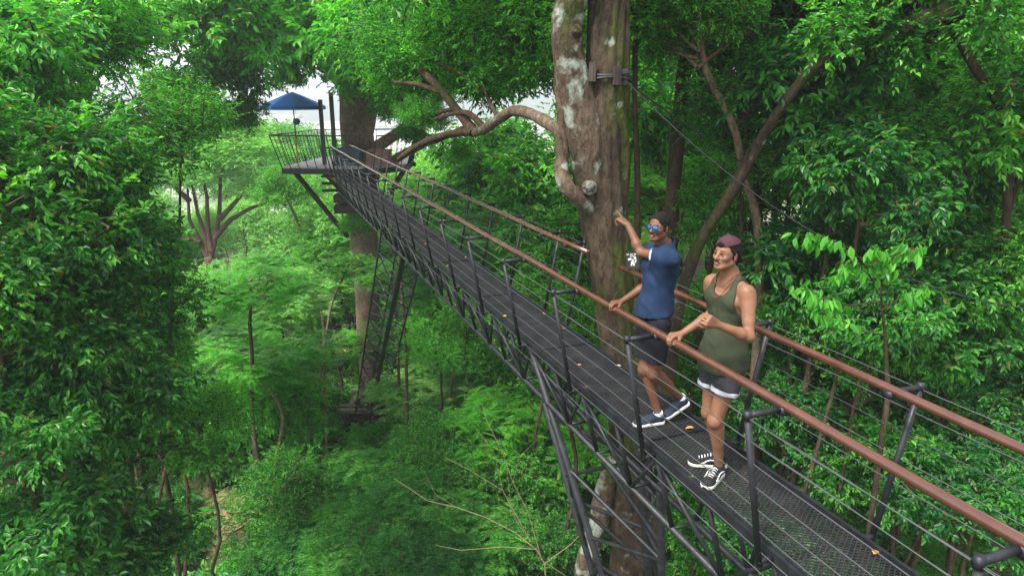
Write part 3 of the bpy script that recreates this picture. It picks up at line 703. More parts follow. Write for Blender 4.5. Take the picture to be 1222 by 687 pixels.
# grating panels: two families of slanting bars
PL = 2.15; HW = .285
def grating(L):
    mb = MB(); cl, cw = .034, .05; hw = HW; k = cw / cl; w_, th_ = .0058, .012
    for sg in (1, -1):
        n0 = int(-2 * hw / k / cl) - 1; n1 = int((L + 2 * hw / k) / cl) + 1
        for i in range(n0, n1):
            # line: lat = sg*k*(s - s0)
            s0 = i * cl; pts = []
            sa = s0 - hw / k; sb = s0 + hw / k; sa = max(sa, 0); sb = min(sb, L)
            if sb - sa < .004: continue
            a = V(sg * k * (sa - s0), sa, 0); b = V(sg * k * (sb - s0), sb, 0)
            mb.bar(a, b, w_, th_ if sg > 0 else th_ - .003)
    return mb
gm = grating(PL); gme = mesh_np('deck_panel', np.concatenate(gm.v), np.concatenate(gm.q))
gme.materials.append(M['grating'])
rotz = -HD
s = -1.45 - PL * 2; joints = []
while s < S1 - .3:
    L_ = min(PL, S1 - s)
    if L_ > PL - .01: me = gme
    else:
        g2 = grating(L_); me = mesh_np('deck_panel', np.concatenate(g2.v), np.concatenate(g2.q)); me.materials.append(M['grating'])
    o = bpy.data.objects.new('deck_panel', me); COL.objects.link(o); o.parent = bridge
    o.location = Vector(BP(s, 0, -.012)) - bridge.location; o.rotation_euler = (0, 0, rotz)
    joints.append(s)
    fb = MB(); fb.bar(BP(s, -HW, -.006), BP(s, HW, -.006), .022, .03); 
    q_ = fb.build('joint_bar', M['steel'], o, local=True)
    # parent has a rotation: cancel it
    q_.matrix_parent_inverse = (o.matrix_basis.inverted()); q_.location = -bridge.location
    s += PL
for sg in (-1, 1):
    mb = MB(); l = sg * (HW + .018)
    mb.bar(BP(S0, l, -.033), BP(S1, l, -.033), .036, .085)
    mb.bar(BP(S0, l - sg * .016, .009), BP(S1, l - sg * .016, .009), .008, .022)
    mb.build('edge_beam', M['steel'], bridge)
# lower chords and web
TD, TWD = -.73, .11
for sg in (-1, 1):
    mb = MB(); mb.tube([BP(S0, sg * TWD, TD), BP(S1 - .4, sg * TWD, TD)], .030, 10); mb.build('bottom_chord', M['steel'], bridge, True)
LP, PP0, QQ0 = 1.287, -4.191, -2.956
half = LP / 2; nodes = np.arange(PP0 - 1 * half - .0, S1, half)
for i, s in enumerate(nodes):
    if s < S0: continue
    mb = MB()
    for sg in (-1, 1):
        a = BP(s, sg * (HW + .01), -.07); b = BP(s, sg * TWD, TD)
        mb.tube([a, b], .020, 8)
        if i % 2 and s + half < S1:
            mb.tube([BP(s - 0, sg * (HW + .01), -.07), BP(s + half, sg * TWD, TD)], .018, 8)
            mb.tube([BP(s, sg * (HW + .01), -.07), BP(s - half, sg * TWD, TD)], .018, 8)
    mb.tube([BP(s, -TWD, TD), BP(s, TWD, TD)], .016, 6)
    mb.build('truss_web', M['steel'], bridge, True)
# posts
WR, HR, WC, HC, WB = .367, .935, .6075, .943, .41
def post(sg, s):
    mb = MB(); r = .020
    a = BP(s, sg * (HW + .02), -.03); b = BP(s, sg * WB, -.03); c = BP(s, sg * WC, HC); d = BP(s, sg * (WR + .01), HR + .005)
    mb.tube([a, b + LAT3 * sg * .02], r, 10); mb.tube([b - V(0, 0, .03), c], r, 10); mb.tube([c + LAT3 * sg * .02, d], r * .95, 10)
    mb.box(BP(s, sg * WR, HR - .0), DIR3, LAT3, UP3, .06, .06, .045)
    for p_ in (c,):
        mb.tube([p_ - UP3 * .026, p_ + UP3 * .026], r * 1.12, 10)
    mb.build('railing_post', M['steel'], bridge, True)
PS = {-1: [PP0 + LP * i for i in range(-1, 19)], 1: [QQ0 + LP * i for i in range(-2, 18) if i != 3] + [1.50]}
for sg in (-1, 1):
    for s in PS[sg]:
        if S0 < s < S1 - .1: post(sg, s)
# handrails (the far one is interrupted by the big trunk)
for sg, a, b in ((-1, S0, 19.6), (1, S0, .215), (1, .93, 19.9)):
    n = max(2, int((b - a) / .6)); mb = MB()
    P = [BP(s, sg * WR, HR + .03 + .004 * math.sin(s * 2.1)) for s in np.linspace(a, b, n)]
    mb.tube(P, .028, 14); mb.build('handrail', M['rail'], bridge, True)
# wires
for sg in (-1, 1):
    for k, t in enumerate((.06, .22, .38, .54, .70, .85, 1.0)):
        l = WB + (WC - WB) * t; h = HC * t - .01
        spans = [(S0, 19.5)] if sg < 0 else ([(S0, 19.5)] if t < .3 else [(S0, .1), (1.50, 19.5)])
        for a, b in spans:
            mb = MB(); P = []
            ss = np.arange(a, b, LP / 2); ss = np.append(ss, b)
            for j, s in enumerate(ss): P.append(BP(s, sg * l, h - (.006 if j % 2 else 0)))
            mb.tube(P, .0034, 5, False); mb.build('railing_wire', M['wire'], bridge, True)
    mb = MB(); mb.tube([BP(s, sg * (WB + .015), -.085) for s in np.arange(S0, 19.6, 1.287)], .0036, 5, False); mb.build('railing_wire', M['wire'], bridge, True)

# near trestle: lattice legs from the deck down to the foot of the mossy trunk
def legs(name, label, quad, n, rl, rb, braces=True, seq=None):
    t = empty(name, quad[0][-1], label, 'support')
    for P in quad:
        mb = MB(); mb.tube(P, rl, 10); mb.build('leg', M['steel'], t, True)
    mb = MB()
    for a in range(len(quad)):
        b = (a + 1) % len(quad)
        A = lambda k, f: quad[k][0] * (1 - f) + quad[k][-1] * f
        for i in range(n):
            f0, f1 = (i + .15) / n, (i + .85) / n
            p, q_ = (a, b) if i % 2 else (b, a)
            mb.tube([A(p, f0), A(q_, f1)], rb, 7, False)
            if braces: mb.tube([A(a, f0), A(b, f0)], rb, 7, False)
            if seq: mb.tube([A(q_, f0), A(p, f1)], rb, 7, False)
    mb.build('bracing', M['steel'], t, True); return t
def down(a, b, z):  # continue the line a->b to height z
    a = np.array(a); b = np.array(b); k = (z - a[2]) / (b[2] - a[2]); return a + (b - a) * k
A1 = BP(.955, -.29, -.06); A2 = at(719, 687, 7.05)
B1 = BP(.955, -.11, -.75); B2 = at(708, 687, 7.45)
C1 = BP(-1.1, .11, -.75); C2 = at(790, 700, 6.6)
D1 = BP(-.6, .2, -.6); D2 = at(775, 700, 7.3)
zb = 3.5
legs('near_trestle', 'black tubular trestle under the deck below the two men', [[A1, down(A1, A2, zb)], [B1, down(B1, B2, zb)], [D1, down(D1, D2, zb)], [C1, down(C1, C2, zb)]], 6, .041, .024)

# far lattice strut
T0 = V(-5.9, 26.9)                                   # foot of the round trunk
L1 = at(457, 262, 16.0); L2 = at(483, 298, 15.2)
G1 = at(424, 492, 25.3); G2 = at(441, 499, 24.9)
q4 = [[L1, G1], [L2, G2], [L2 + V(.42, .35, .05), G2 + V(.42, .3, 0)], [L1 + V(.4, .5, .05), G1 + V(.42, .4, 0)]]
lt = legs('lattice_strut', 'slanting black lattice strut beside the round trunk', q4, 11, .028, .017, True, True)
mb = MB(); mb.tube([G2, L2, L2 + V(.12, -.3, .35)], .07, 10); mb.build('main_tube', M['steel'], lt, True)

# sign clipped to the far handrail
sp = BP(-.02, WR, HR + .03); sg_ = empty('small_sign', sp, 'small black sign with white pictogram behind the pointing man', 'sign')
sp = BP(-.02, WR, HR + .15)
cdir = unit(V(*(CAMP - sp)) * V(1, 1, 0)); ax = unit(np.cross(UP3, cdir)); ax = unit(ax + LAT3 * .15 + DIR3 * .0); nrm = unit(np.cross(ax, UP3)); nrm = nrm if nrm @ cdir > 0 else -nrm
upn = unit(np.cross(nrm, ax)); upn = upn if upn[2] > 0 else -upn
axt = unit(ax + UP3 * .10 * (1 if ax[0] > 0 else -1)); upt = unit(np.cross(nrm, axt)); upt = upt if upt[2] > 0 else -upt
rt = axt if axt[0] > 0 else -axt
mb = MB(); mb.box(sp, rt, nrm, upt, .125, .006, .16); mb.build('board', M['black'], sg_)
mb = MB()
def bit(x, y, w_, h_, rot=0):
    c = math.cos(rot); s_ = math.sin(rot); mb.box(sp + rt * x + upt * y + nrm * .005, rt * c + upt * s_, nrm, upt * c - rt * s_, w_, .002, h_)
for x, w_ in ((-.045, .026), (-.012, .030), (.026, .034)):
    for k in range(int(w_ / .007)): bit(x - w_ / 2 + .0045 + k * .007, .062, .0045, .011 - .003 * (k % 2))
for k in range(7): bit(-.022 + k * .007, .043, .0045, .009 - .002 * (k % 2))
bit(-.030, .016, .032, .018, .15); bit(-.002, .004, .016, .016, .5); bit(.020, .022, .020, .022, .4); bit(-.004, -.022, .030, .028, .2); bit(.024, -.010, .010, .030, -.5); bit(-.016, -.042, .014, .018, -.3); bit(.008, -.044, .016, .014, .3)
mb.build('lettering', M['white'], sg_)

# fallen leaves on the deck
fl = [(691.5, 435, 0), (698, 461.5, 0), (602, 377, 1), (649, 374, 0), (673, 391, 0), (823, 510, 0), (825, 569, 2), (1045, 658, 0), (738, 436, 3), (502, 295, 2), (508, 291, 0), (555, 307, 3), (534, 317, 2)]
lm = [simple('leaf_orange', (.55, .20, .03), (.7, .32, .05), 30, .6), simple('leaf_yellow', (.5, .38, .04), (.62, .48, .08), 30, .6), simple('leaf_lime', (.3, .42, .03), (.4, .5, .06), 30, .6), simple('leaf_tan', (.4, .28, .17), (.5, .36, .24), 30, .6)]
nm_ = ['orange', 'yellow', 'lime green', 'tan']
for k, (u, v, c) in enumerate(fl):
    p = at_z(u, v, ZD + .008); a = k * 1.9; d = V(math.cos(a), math.sin(a), 0)[None]; sc = .05 + .012 * (k % 3)
    vv, ff = leaf_arrays(p[None] - d * sc / 2, d, V(0, 0, 1)[None], np.array([sc]), np.array([sc * .55]), .15)
    where = 'by the near edge' if k in (5, 6) else 'at the near end of the deck' if k == 7 else 'under the wires left of the pointing man' if k in (0, 1, 8) else 'on the middle of the deck' if k in (2, 3, 4) else 'far along the deck'
    o = link('fallen_leaf', mesh_np('fallen_leaf', vv, ff), lm[c]); o.location = tuple(p); 
    for vt in o.data.vertices: vt.co -= Vector(p)
    tag(o, '%s fallen leaf lying on the dark grating %s' % (nm_[c], where), 'fallen leaf', 'fallen leaves on the walkway')
# ------------------------------------------------------------------ big mossy tree
def smoothpath(P, R, k=6):
    P = np.array(P, float); tt = np.linspace(0, len(P) - 1, (len(P) - 1) * k + 1)
    Q = np.stack([np.interp(tt, range(len(P)), P[:, a]) for a in range(3)], 1); r = np.interp(tt, range(len(P)), R)
    for _ in range(k):
        Q[1:-1] = (Q[:-2] + 2 * Q[1:-1] + Q[2:]) / 4; r[1:-1] = (r[:-2] + 2 * r[1:-1] + r[2:]) / 4
    return Q, r
BY = 8.05
def wpx(w, Y): return w / 2 / FPX * Y * 1.06
pts = [(734, -60, 42), (726, 0, 36), (724, 60, 37), (723, 115, 42), (720, 175, 52), (718, 215, 56), (720, 250, 50), (728, 309, 44), (734, 365, 38), (738, 410, 37), (745, 470, 41), (753, 560, 47), (755, 687, 52)]
bx_, by_ = at(757, 687, BY)[:2]; gb = float(ground(bx_, by_))
big = empty('mossy_tree', (bx_, by_, gb), 'massive mossy double trunk rising beside the walkway behind the pointing man', 'tree')
P = [at(u, v, BY) for u, v, w_ in pts]; R = [wpx(w_, BY) for u, v, w_ in pts]
P = [P[0] + V(.2, .2, 3.5)] + P + [V(bx_, by_, gb + 1.2), V(bx_, by_, gb - .3)]; R = [.22] + R + [.42, .75]
Q, r = smoothpath(P, R, 9)
mb = MB(); mb.tube(Q, r, 56, True, bark_wob(.24, 1.8, .16)); mb.build('trunk', M['bark_mossy'], big, True)
# lichen-covered left stem that merges into it
ls_ = [(692, -50, 32), (684, 0, 32), (677, 25, 34), (676, 55, 34), (683, 90, 35), (693, 130, 36), (702, 180, 40), (706, 230, 36), (716, 290, 30)]
Q, r = smoothpath([at(u, v, BY - .12 + (0, 0, 0, 0, 0, 0, .02, .08, .28)[i]) for i, (u, v, w_) in enumerate(ls_)], [wpx(w_, BY) for *_, w_ in ls_], 7)
Q = np.vstack([Q[0] + V(-.3, .2, 2.6), Q]); r = np.insert(r, 0, .15)
mb = MB(); mb.tube(Q, r, 40, True, bark_wob(.14, 2.2)); mb.build('stem', M['bark_lichen'], big, True)
# knots
for (u, v, rr, mt) in ((688, 38, .055, 'bark_lichen'), (703, 224, .07, 'bark_lichen')):
    c = at(u, v, BY - .31 if u > 700 else BY - .27); d = unit(CAMP - c)
    Q = [c - d * rr * 1.2, c - d * rr * .2, c + d * rr * .35, c + d * rr * .5, c + d * rr * .25, c + d * rr * .2]
    mb = MB(); mb.tube(Q, [rr * 1.4, rr * 1.2, rr * .95, rr * .7, rr * .5, .001], 16, True, bark_wob(.25, 6)); mb.build('knot', M[mt], big, True)
Q, r = smoothpath([at(u, v, BY - .1 + .02 * i) for i, (u, v) in enumerate(((745, 540), (732, 556), (722, 580), (716, 620), (704, 655), (694, 690)))] + [at(690, 690, BY) * V(1, 1, 0) + V(0, 0, gb - .2)], [.12, .13, .13, .13, .13, .14, .2], 6)
mb = MB(); mb.tube(Q, r, 24, True, bark_wob(.2, 3)); mb.build('stem', M['bark_lichen'], big, True)
# arched limb
AL = [(722, 268, 8.1, 26), (703, 246, 7.9, 24), (676, 226, 7.72, 24), (668, 205, 7.78, 21), (671, 180, 7.9, 21), (668, 155, 8.0, 22), (652, 146, 8.2, 19), (633, 135, 8.5, 18), (612, 131, 8.8, 17), (595, 142, 9.1, 17), (578, 155, 9.5, 15), (566, 158, 9.7, 13)]
Q, r = smoothpath([at(u, v, Y) for u, v, Y, _ in AL], [wpx(w_, Y) * .68 for _, _, Y, w_ in AL], 6)
mb = MB(); mb.tube(Q, r, 20, True, bark_wob(.2, 4)); mb.build('limb', M['bark_limb'], big, True)
mb = MB()
for pth in ([(566, 158, 9.7, 13), (552, 140, 9.9, 10), (530, 112, 10.2, 9), (512, 92, 10.5, 8), (492, 78, 11, 6), (470, 62, 11.5, 4)], [(671, 160, 8, 14), (672, 130, 8.1, 12), (664, 100, 8.3, 9), (668, 60, 8.4, 7)],
            [(568, 157, 9.7, 10), (545, 158, 9.9, 9), (520, 164, 10.2, 8), (495, 175, 10.6, 7), (476, 190, 11, 5)], [(578, 152, 9.5, 7), (560, 134, 9.7, 7), (545, 134, 9.9, 5), (520, 142, 10.2, 4)],
            [(530, 112, 10.2, 7), (500, 100, 10.4, 5), (470, 98, 10.8, 3)], [(545, 130, 10, 6), (520, 134, 10.3, 4), (500, 150, 10.8, 3)], [(580, 110, 10, 5), (560, 96, 10, 5), (545, 84, 10.1, 4), (520, 75, 10.3, 3)], [(595, 140, 9.2, 5), (585, 125, 9.3, 5), (580, 110, 9.9, 4)]):
    Q, r = smoothpath([at(u, v, Y) for u, v, Y, _ in pth], [wpx(w_, Y) for _, _, Y, w_ in pth], 5)
    mb.tube(Q, r, 9, False, bark_wob(.12, 5))
for pth in ([(700, -40, 7.7, 20), (640, -60, 8, 14), (560, -40, 9, 9)], [(738, -60, 7.7, 22), (800, -70, 8.5, 14), (880, -60, 9.5, 9)]):
    Q, r = smoothpath([at(u, v, Y) for u, v, Y, _ in pth], [wpx(w_, Y) for _, _, Y, w_ in pth], 5); mb.tube(Q, r, 9, False)
mb.build('branches', M['bark'], big, True)
for (u, v, Y, pr, sc) in ((560, -30, 9.5, 'broad0', .7), (520, 20, 16, 'large0', 1.1), (500, 72, 18, 'large1', .7), (600, 30, 14, 'large2', .95), (640, 85, 12, 'broad0', .5), (590, 90, 14, 'large0', .55), (500, 140, 15, 'small2', .26), (548, 185, 11, 'broad1', .13), (790, 20, 13, 'small0', .8), (640, 40, 9.6, 'broad1', .42), (480, 55, 11.8, 'small2', .5), (530, 80, 11, 'small1', .4), (610, 75, 10, 'broad2', .38), (470, 105, 11.6, 'small0', .3), (560, 55, 11, 'broad1', .5), (800, -60, 9, 'small1', .7), (508, 142, 10.6, 'small2', .2)):
    o = bpy.data.objects.new('crown', with_mat(PROTO[pr][0], M['leaf_bright' if int(u) % 4 == 1 else 'leaf'], 'leaf_bright' if int(u) % 4 == 1 else 'leaf')); COL.objects.link(o); o.parent = big; o.location = Vector(at(u, v, Y)) - big.location; o.scale = (sc,) * 3; o.rotation_euler = (0, 0, u)
# timber pads and steel ropes strapped round the trunk
pd = []
for k, (u, v, wv, hv) in enumerate(((707, 86, .075, .20), (736, 90, .08, .20), (744, 92, .07, .17))):
    c = at(u, v, BY - (.27, .29, .2)[k]); a = unit(V(.95, .2 * (1 if k else -1), 0))
    mb = MB(); mb.box(c, a, unit(V(-a[1], a[0], 0)), UP3, wv, .06, hv); mb.box(c - UP3 * .02, a, unit(V(-a[1], a[0], 0)), UP3, wv * .35, .075, hv * .8)
    o = mb.build('timber_pad', M['wood_dark']); tag(o, ('wooden pad in the cleft between the two mossy stems', 'wooden pad under the black ropes on the front of the main stem', 'wooden pad on the right side of the main mossy stem')[k], 'wooden pad', 'timber pads round the mossy trunk')
c = at(722, 92, BY); mb = MB()
for dz in (-.03, .0, .03):
    mb.tube([c + V(math.cos(a) * .30, math.sin(a) * .30, dz + .02 * math.sin(a * 2 + dz * 60)) for a in np.linspace(0, 6.283, 41)], .014, 7, False)
e1 = at(748, 98, BY - .2)
for k, (u, v, Y) in enumerate(((1260, 372, 7.5), (1005, 262, 12.5))):
    e = at(u, v, Y); P = [e1 * (1 - s) + e * s - V(0, 0, (.55 if k == 0 else .1) * 4 * s * (1 - s)) for s in np.linspace(0, 1, 30)]
    mb.tube(P, .008, 6, False)
o = mb.build('anchor_rope', M['black'], None, True); tag(o, 'black anchor ropes looped round the mossy trunk and running off to the right', 'rope')

# ------------------------------------------------------------------ round tree that carries the platform
TX, TY = -6.0, 26.9; gt = float(ground(TX, TY))
rt_ = empty('platform_tree', (TX, TY, gt), 'tall round grey brown trunk that carries the treehouse platform', 'tree')
Q, r = smoothpath([V(TX - .5, TY, 19.5), V(TX - .35, TY, 17), V(TX - .1, TY, 14.6), V(TX, TY, 13), V(TX + .05, TY, 11.4), V(TX + .05, TY, 8), V(TX, TY, 4), V(TX + .05, TY, gt + .5), V(TX, TY, gt - .3)], [.18, .28, .45, .68, .62, .5, .46, .55, .8], 6)
mb = MB(); mb.tube(Q, r, 32, True, bark_wob(.1, 1.4)); mb.build('trunk', M['bark_pale'], rt_, True)
mb = MB()
for pth in ([(TX + .2, TY, 12.2, .34), (TX + .55, TY, 13.6, .33), (TX + .75, TY, 15, .26), (TX + 1.4, TY, 17.5, .16)], [(TX - .1, TY, 14.2, .28), (TX - 1.3, TY, 15.4, .22), (TX - 2.6, TY - .3, 17.2, .14), (TX - 4, TY, 18.6, .08)]):
    Q, r = smoothpath([V(*a[:3]) for a in pth], [a[3] for a in pth], 6); mb.tube(Q, r, 14, True, bark_wob(.12, 2))
for pth, in (([(440, 180, 26.8, 12), (462, 168, 26.4, 13), (485, 152, 26, 12), (505, 130, 25.6, 10), (530, 112, 25, 8), (552, 88, 24.6, 7), (578, 62, 24, 4)],), ([(455, 200, 26.4, 10), (480, 185, 26, 10), (503, 172, 25.8, 9), (530, 164, 25.5, 7), (560, 150, 25, 5)],), ([(395, 75, 26.5, 10), (370, 55, 26, 8), (340, 35, 25.5, 5)],), ([(505, 130, 25.6, 6), (480, 98, 25, 5), (450, 80, 25, 3)],)):
    Q, r = smoothpath([at(u, v, Y) for u, v, Y, _ in pth], [wpx(w_, Y) for _, _, Y, w_ in pth], 5); mb.tube(Q, r, 10, False, bark_wob(.12, 3))
mb.build('limbs', M['bark_pale'], rt_, True)
for (u, v, Y, pr, sc) in ((350, 10, 26, 'large0', 1.32), (250, 20, 21, 'large0', 1.20), (270, 95, 23, 'large1', 0.78), (215, 120, 21, 'large2', 0.60), (290, 140, 23, 'large0', 0.42), (470, 130, 22, 'large1', 0.36), (525, 100, 22, 'large1', .55), (495, 160, 24, 'large2', .35), (445, 40, 20, 'large0', .8), (330, 40, 25, 'large2', 1.32), (405, 30, 22, 'large2', 1.38), (455, 70, 21, 'large1', 0.96), (425, 100, 22.5, 'large0', 0.50), (300, 60, 25, 'large1', 0.72), (460, 10, 26, 'large2', 1.44), (395, 60, 26.3, 'large1', 0.84), (560, 50, 25, 'large0', 1.20), (430, 90, 25.6, 'large0', 0.48), (455, 130, 25.4, 'large1', 0.30), (345, 95, 25.8, 'large1', 0.36)):
    o = bpy.data.objects.new('crown', with_mat(PROTO[pr][0], M['leaf_bright' if int(u) % 4 == 1 else 'leaf'], 'leaf_bright' if int(u) % 4 == 1 else 'leaf')); COL.objects.link(o); o.parent = rt_; o.location = Vector(at(u, v, Y)) - rt_.location; o.scale = (sc,) * 3; o.rotation_euler = (0, 0, u)
p = at(428, 268, 26.2)
o = bpy.data.objects.new('epiphyte_leaves', with_mat(PROTO['broad1'][0], M['leaf_bright'], 'leaf_bright')); COL.objects.link(o); o.parent = rt_; o.location = Vector(p) - rt_.location; o.scale = (.36, .36, .28)

# platform
ZP = ZD + .19
pf = empty('treehouse_platform', (TX, TY, ZP), 'dark steel platform with outward leaning railings round the far trunk', 'platform')
cor = [V(-8.35, 25.0, ZP), V(-5.75, 24.75, ZP), V(-5.0, 24.75, ZP), V(-4.0, 26.2, ZP), V(-4.1, 28.5, ZP), V(-5.2, 29.6, ZP), V(-8.0, 29.2, ZP)]
mb = MB(); n = len(cor)
mb.add([c for c in cor] + [c - V(0, 0, .06) for c in cor], None, None)
tri = [[0, k, k + 1] for k in range(1, n - 1)]; mb.t.append(np.array(tri)); mb.t.append(np.array([[a + n, c + n, b + n] for a, b, c in tri])); mb.q.append(np.array([[k, k + n, (k + 1) % n + n, (k + 1) % n] for k in range(n)]))
mb.build('deck', M['deck_grey'], pf)
mb = MB()
for k in range(n): mb.bar(cor[k] - V(0, 0, .16), cor[(k + 1) % n] - V(0, 0, .16), .09, .19)
for y in (25.9, 27.9): mb.bar(V(-8.1, y, ZP - .18), V(-3.9, y, ZP - .18), .12, .16)
for x in (-6.75, -5.3): mb.bar(V(x, 24.85, ZP - .20), V(x, 29.2, ZP - .20), .12, .12)
mb.build('frame', M['steel'], pf)
ctr = V(TX, TY, 0)
for k in range(n):
    if k == 1: continue
    a, b = cor[k], cor[(k + 1) % n]; L_ = np.linalg.norm(b - a); out = unit(((a + b) / 2 - ctr) * V(1, 1, 0)); m_n = max(2, int(L_ / .3))
    up_ = V(0, 0, 1.12); oa = unit((a - ctr) * V(1, 1, 0)) * .38; ob = unit((b - ctr) * V(1, 1, 0)) * .38
    if k == 0: ob = out * .3
    if k == 2: oa = out * .3
    mb = MB()
    mb.tube([a + oa + up_, b + ob + up_], .024, 7)
    for j in range(m_n + 1):
        s = j / m_n; mb.tube([a * (1 - s) + b * s - V(0, 0, .1), (a + oa) * (1 - s) + (b + ob) * s + up_], .014 if j % m_n else .02, 6)
    if k in (0, 3, 4, 5, 6):
        for h in (.3, .6, .85): mb.tube([a + oa * h + up_ * h, b + ob * h + up_ * h], .005, 4)
    mb.build('railing', M['black'], pf, True)
for x, y, h in ((-7.05, 25.9, 2.35), (-6.5, 25.35, 2.6)):
    mb = MB(); mb.bar(V(x, y, ZP), V(x, y, ZP + h), .13, .13, (1, 0, 0)); mb.build('post', M['black'], pf)
for a, b in (((-7.95, 25.1, ZP - .2), (-6.55, 26.6, ZP - 2.9)), ((-4.1, 26.2, ZP - .2), (-5.4, 26.7, ZP - 2.1)), ((-7.4, 26.5, ZP - .2), (-6.5, 26.8, ZP - 1.4)), ((-4.9, 25.1, ZP - .2), (-5.5, 26.4, ZP - 1.9))):
    mb = MB(); mb.bar(V(*a), V(*b), .15, .15); mb.build('brace', M['steel'], pf)
mb = MB()
for z, hgt in ((ZP - 1.35, .28), (ZP - 1.75, .3)): 
    for sx_, sy_ in ((0, -1), (0, 1)): mb.box((TX, TY + sy_ * .72, z), (1, 0, 0), (0, 1, 0), (0, 0, 1), 1.75, .14, hgt)
    for sx_ in (-1, 1): mb.box((TX + sx_ * .80, TY, z + .03), (1, 0, 0), (0, 1, 0), (0, 0, 1), .14, 1.3, hgt)
mb.box((TX, TY - .55, ZP - .8), (1, 0, 0), (0, 1, 0), (0, 0, 1), 1.0, .3, 1.3)
for k in range(3): mb.box((TX - .95, TY - .5, ZP - .5 - k * .27), (1, 0, 0), (0, 1, 0), (0, 0, 1), .75, .25, .09)
mb.build('timber_collar', M['wood_dark'], pf)
# strap lines at the landing
mb = MB()
for k in range(5): mb.bar(BP(18.2 + k * .3, -.5, .02 - .12), BP(18.2 + k * .3, .55, .02 - .12), .02, .02)
mb.build('landing_bar', M['red'], pf)

def crate(name, c, sx_, sy_, sz_, mat, label, cat, rz):
    a = V(math.cos(rz), math.sin(rz), 0); b = V(-a[1], a[0], 0); t = empty(name, (c[0], c[1], ZP), label, cat)
    mb = MB(); w_ = .04
    for s in (-1, 1):
        mb.box(V(c[0], c[1], ZP + sz_ / 2) + b * s * (sy_ / 2 - w_ / 2), a, b, UP3, sx_, w_, sz_)
        mb.box(V(c[0], c[1], ZP + sz_ / 2 - .004) + a * s * (sx_ / 2 - w_ / 2), a, b, UP3, w_, sy_ - 2 * w_ - .004, sz_)
    mb.box(V(c[0], c[1], ZP + .06), a, b, UP3, sx_ - .1, sy_ - .1, .04); mb.build('panel', mat, t)
    mb = MB()
    for s in (-1, 1): mb.box(V(c[0], c[1], ZP + sz_ + .015) + b * s * (sy_ / 2 - .02), a, b, UP3, sx_ + .05, .07, .03)
    for s in (-1, 1): mb.box(V(c[0], c[1], ZP + sz_ + .013) + a * s * (sx_ / 2 - .02), a, b, UP3, .07, sy_ - .04, .03)
    mb.build('rim', mat, t)
crate('blue_planter_box', at(418, 190, 25.75), .88, .6, .58, M['bluebox'], 'dark teal box standing against the trunk on the platform', 'box', 0)
crate('terracotta_box', at(452, 190, 25.95), .85, .6, .52, M['pink'], 'reddish box right of the trunk on the platform', 'box', -.12)
# parasol
ux, uy = at(350, 128, 26.6)[:2]; um = empty('parasol', (ux, uy, ZP), 'blue canvas parasol over the left side of the platform', 'parasol')
mb = MB(); zc = CH - (127 - 117.5) / FPX * 26.6 * 1.0; seg = 8; rr = 1.2; v_ = [(ux, uy, zc + .54)]
for ring, (f_, zz) in enumerate(((.33, .37), (.68, .18), (1.0, 0), (1.0, -.13))):
    for k in range(seg): a = k * 2 * math.pi / seg + .39; v_.append((ux + math.cos(a) * rr * f_, uy + math.sin(a) * rr * f_, zc + zz + .02))
t_ = [[0, 1 + k, 1 + (k + 1) % seg] for k in range(seg)]; q_ = [[1 + r_ * seg + k, 1 + (r_ + 1) * seg + k, 1 + (r_ + 1) * seg + (k + 1) % seg, 1 + r_ * seg + (k + 1) % seg] for r_ in range(3) for k in range(seg)]
mb.add(v_, q_, t_); cn = mb.build('canopy', M['blue'], um)
md = cn.modifiers.new('solid', 'SOLIDIFY'); md.thickness = .012
mb = MB(); mb.tube([(ux, uy, ZP + .9), (ux, uy, zc + .52)], .025, 8); mb.build('pole', M['black'], um)
mb = MB(); mb.tube([(ux, uy, ZP), (ux, uy, ZP + .9)], .03, 8); mb.build('pole', M['orange'], um)
for k in range(seg):
    a = k * 2 * math.pi / seg + .39; mb = MB(); mb.tube([(ux, uy, zc + .50), (ux + math.cos(a) * rr * .66, uy + math.sin(a) * rr * .66, zc + .165), (ux + math.cos(a) * rr, uy + math.sin(a) * rr, zc - .01)], .012, 5); mb.build('rib', M['black'], um)
mb = MB(); lc = V(ux + .14, uy - .2, zc - .55); mb.tube([lc + V(0, 0, .55), lc + V(0, 0, .12)], .006, 5)
mb.tube([lc + V(0, 0, z) for z in (.13, .1, .0, -.1, -.12)], [.02, .12, .15, .09, .02], 12); o = mb.build('hanging_lantern', M['teal'], None, True); tag(o, 'small teal lantern hanging under the blue parasol', 'lantern')

# timber cribbing round the foot of the round trunk
cb = empty('timber_cribbing', (TX + .2, TY, float(ground(TX, TY))), 'stack of weathered planks round the round trunk at the strut foot', 'planks')
p = at(432, 490, 25.6); zt = p[2]
for k in range(4):
    mb = MB(); z = zt - .02 - k * .2
    if k % 2 == 0:
        for y in (-.85, .75, -1.25):
            mb = MB(); mb.box((TX + .05, TY + y, z), (1, 0, 0), (0, 1, 0), (0, 0, 1), 2.3 - .2 * k - .1 * y, .21, .15); mb.build('plank', M['wood'] if k < 2 else M['wood_dark'], cb)
    else:
        for x in (-.85, .2, .85):
            mb = MB(); mb.box((TX + x, TY - .25, z), (1, 0, 0), (0, 1, 0), (0, 0, 1), .2, 2.1, .16); mb.build('plank', M['wood'] if k < 2 else M['wood_dark'], cb)

mb = MB()
for x, y in ((-.8, -1.1), (.8, -1.1), (-.8, .8), (.8, .8)): mb.bar(V(TX + x, TY + y, zt - .7), V(TX + x, TY + y, float(ground(TX + x, TY + y)) - .2), .14, .14, (1, 0, 0))
mb.build('post', M['wood_dark'], cb)

# haze
hz = MB(); hz.box((0, 800, 10), (1, 0, 0), (0, 1, 0), (0, 0, 1), 3300, 2200, 120)

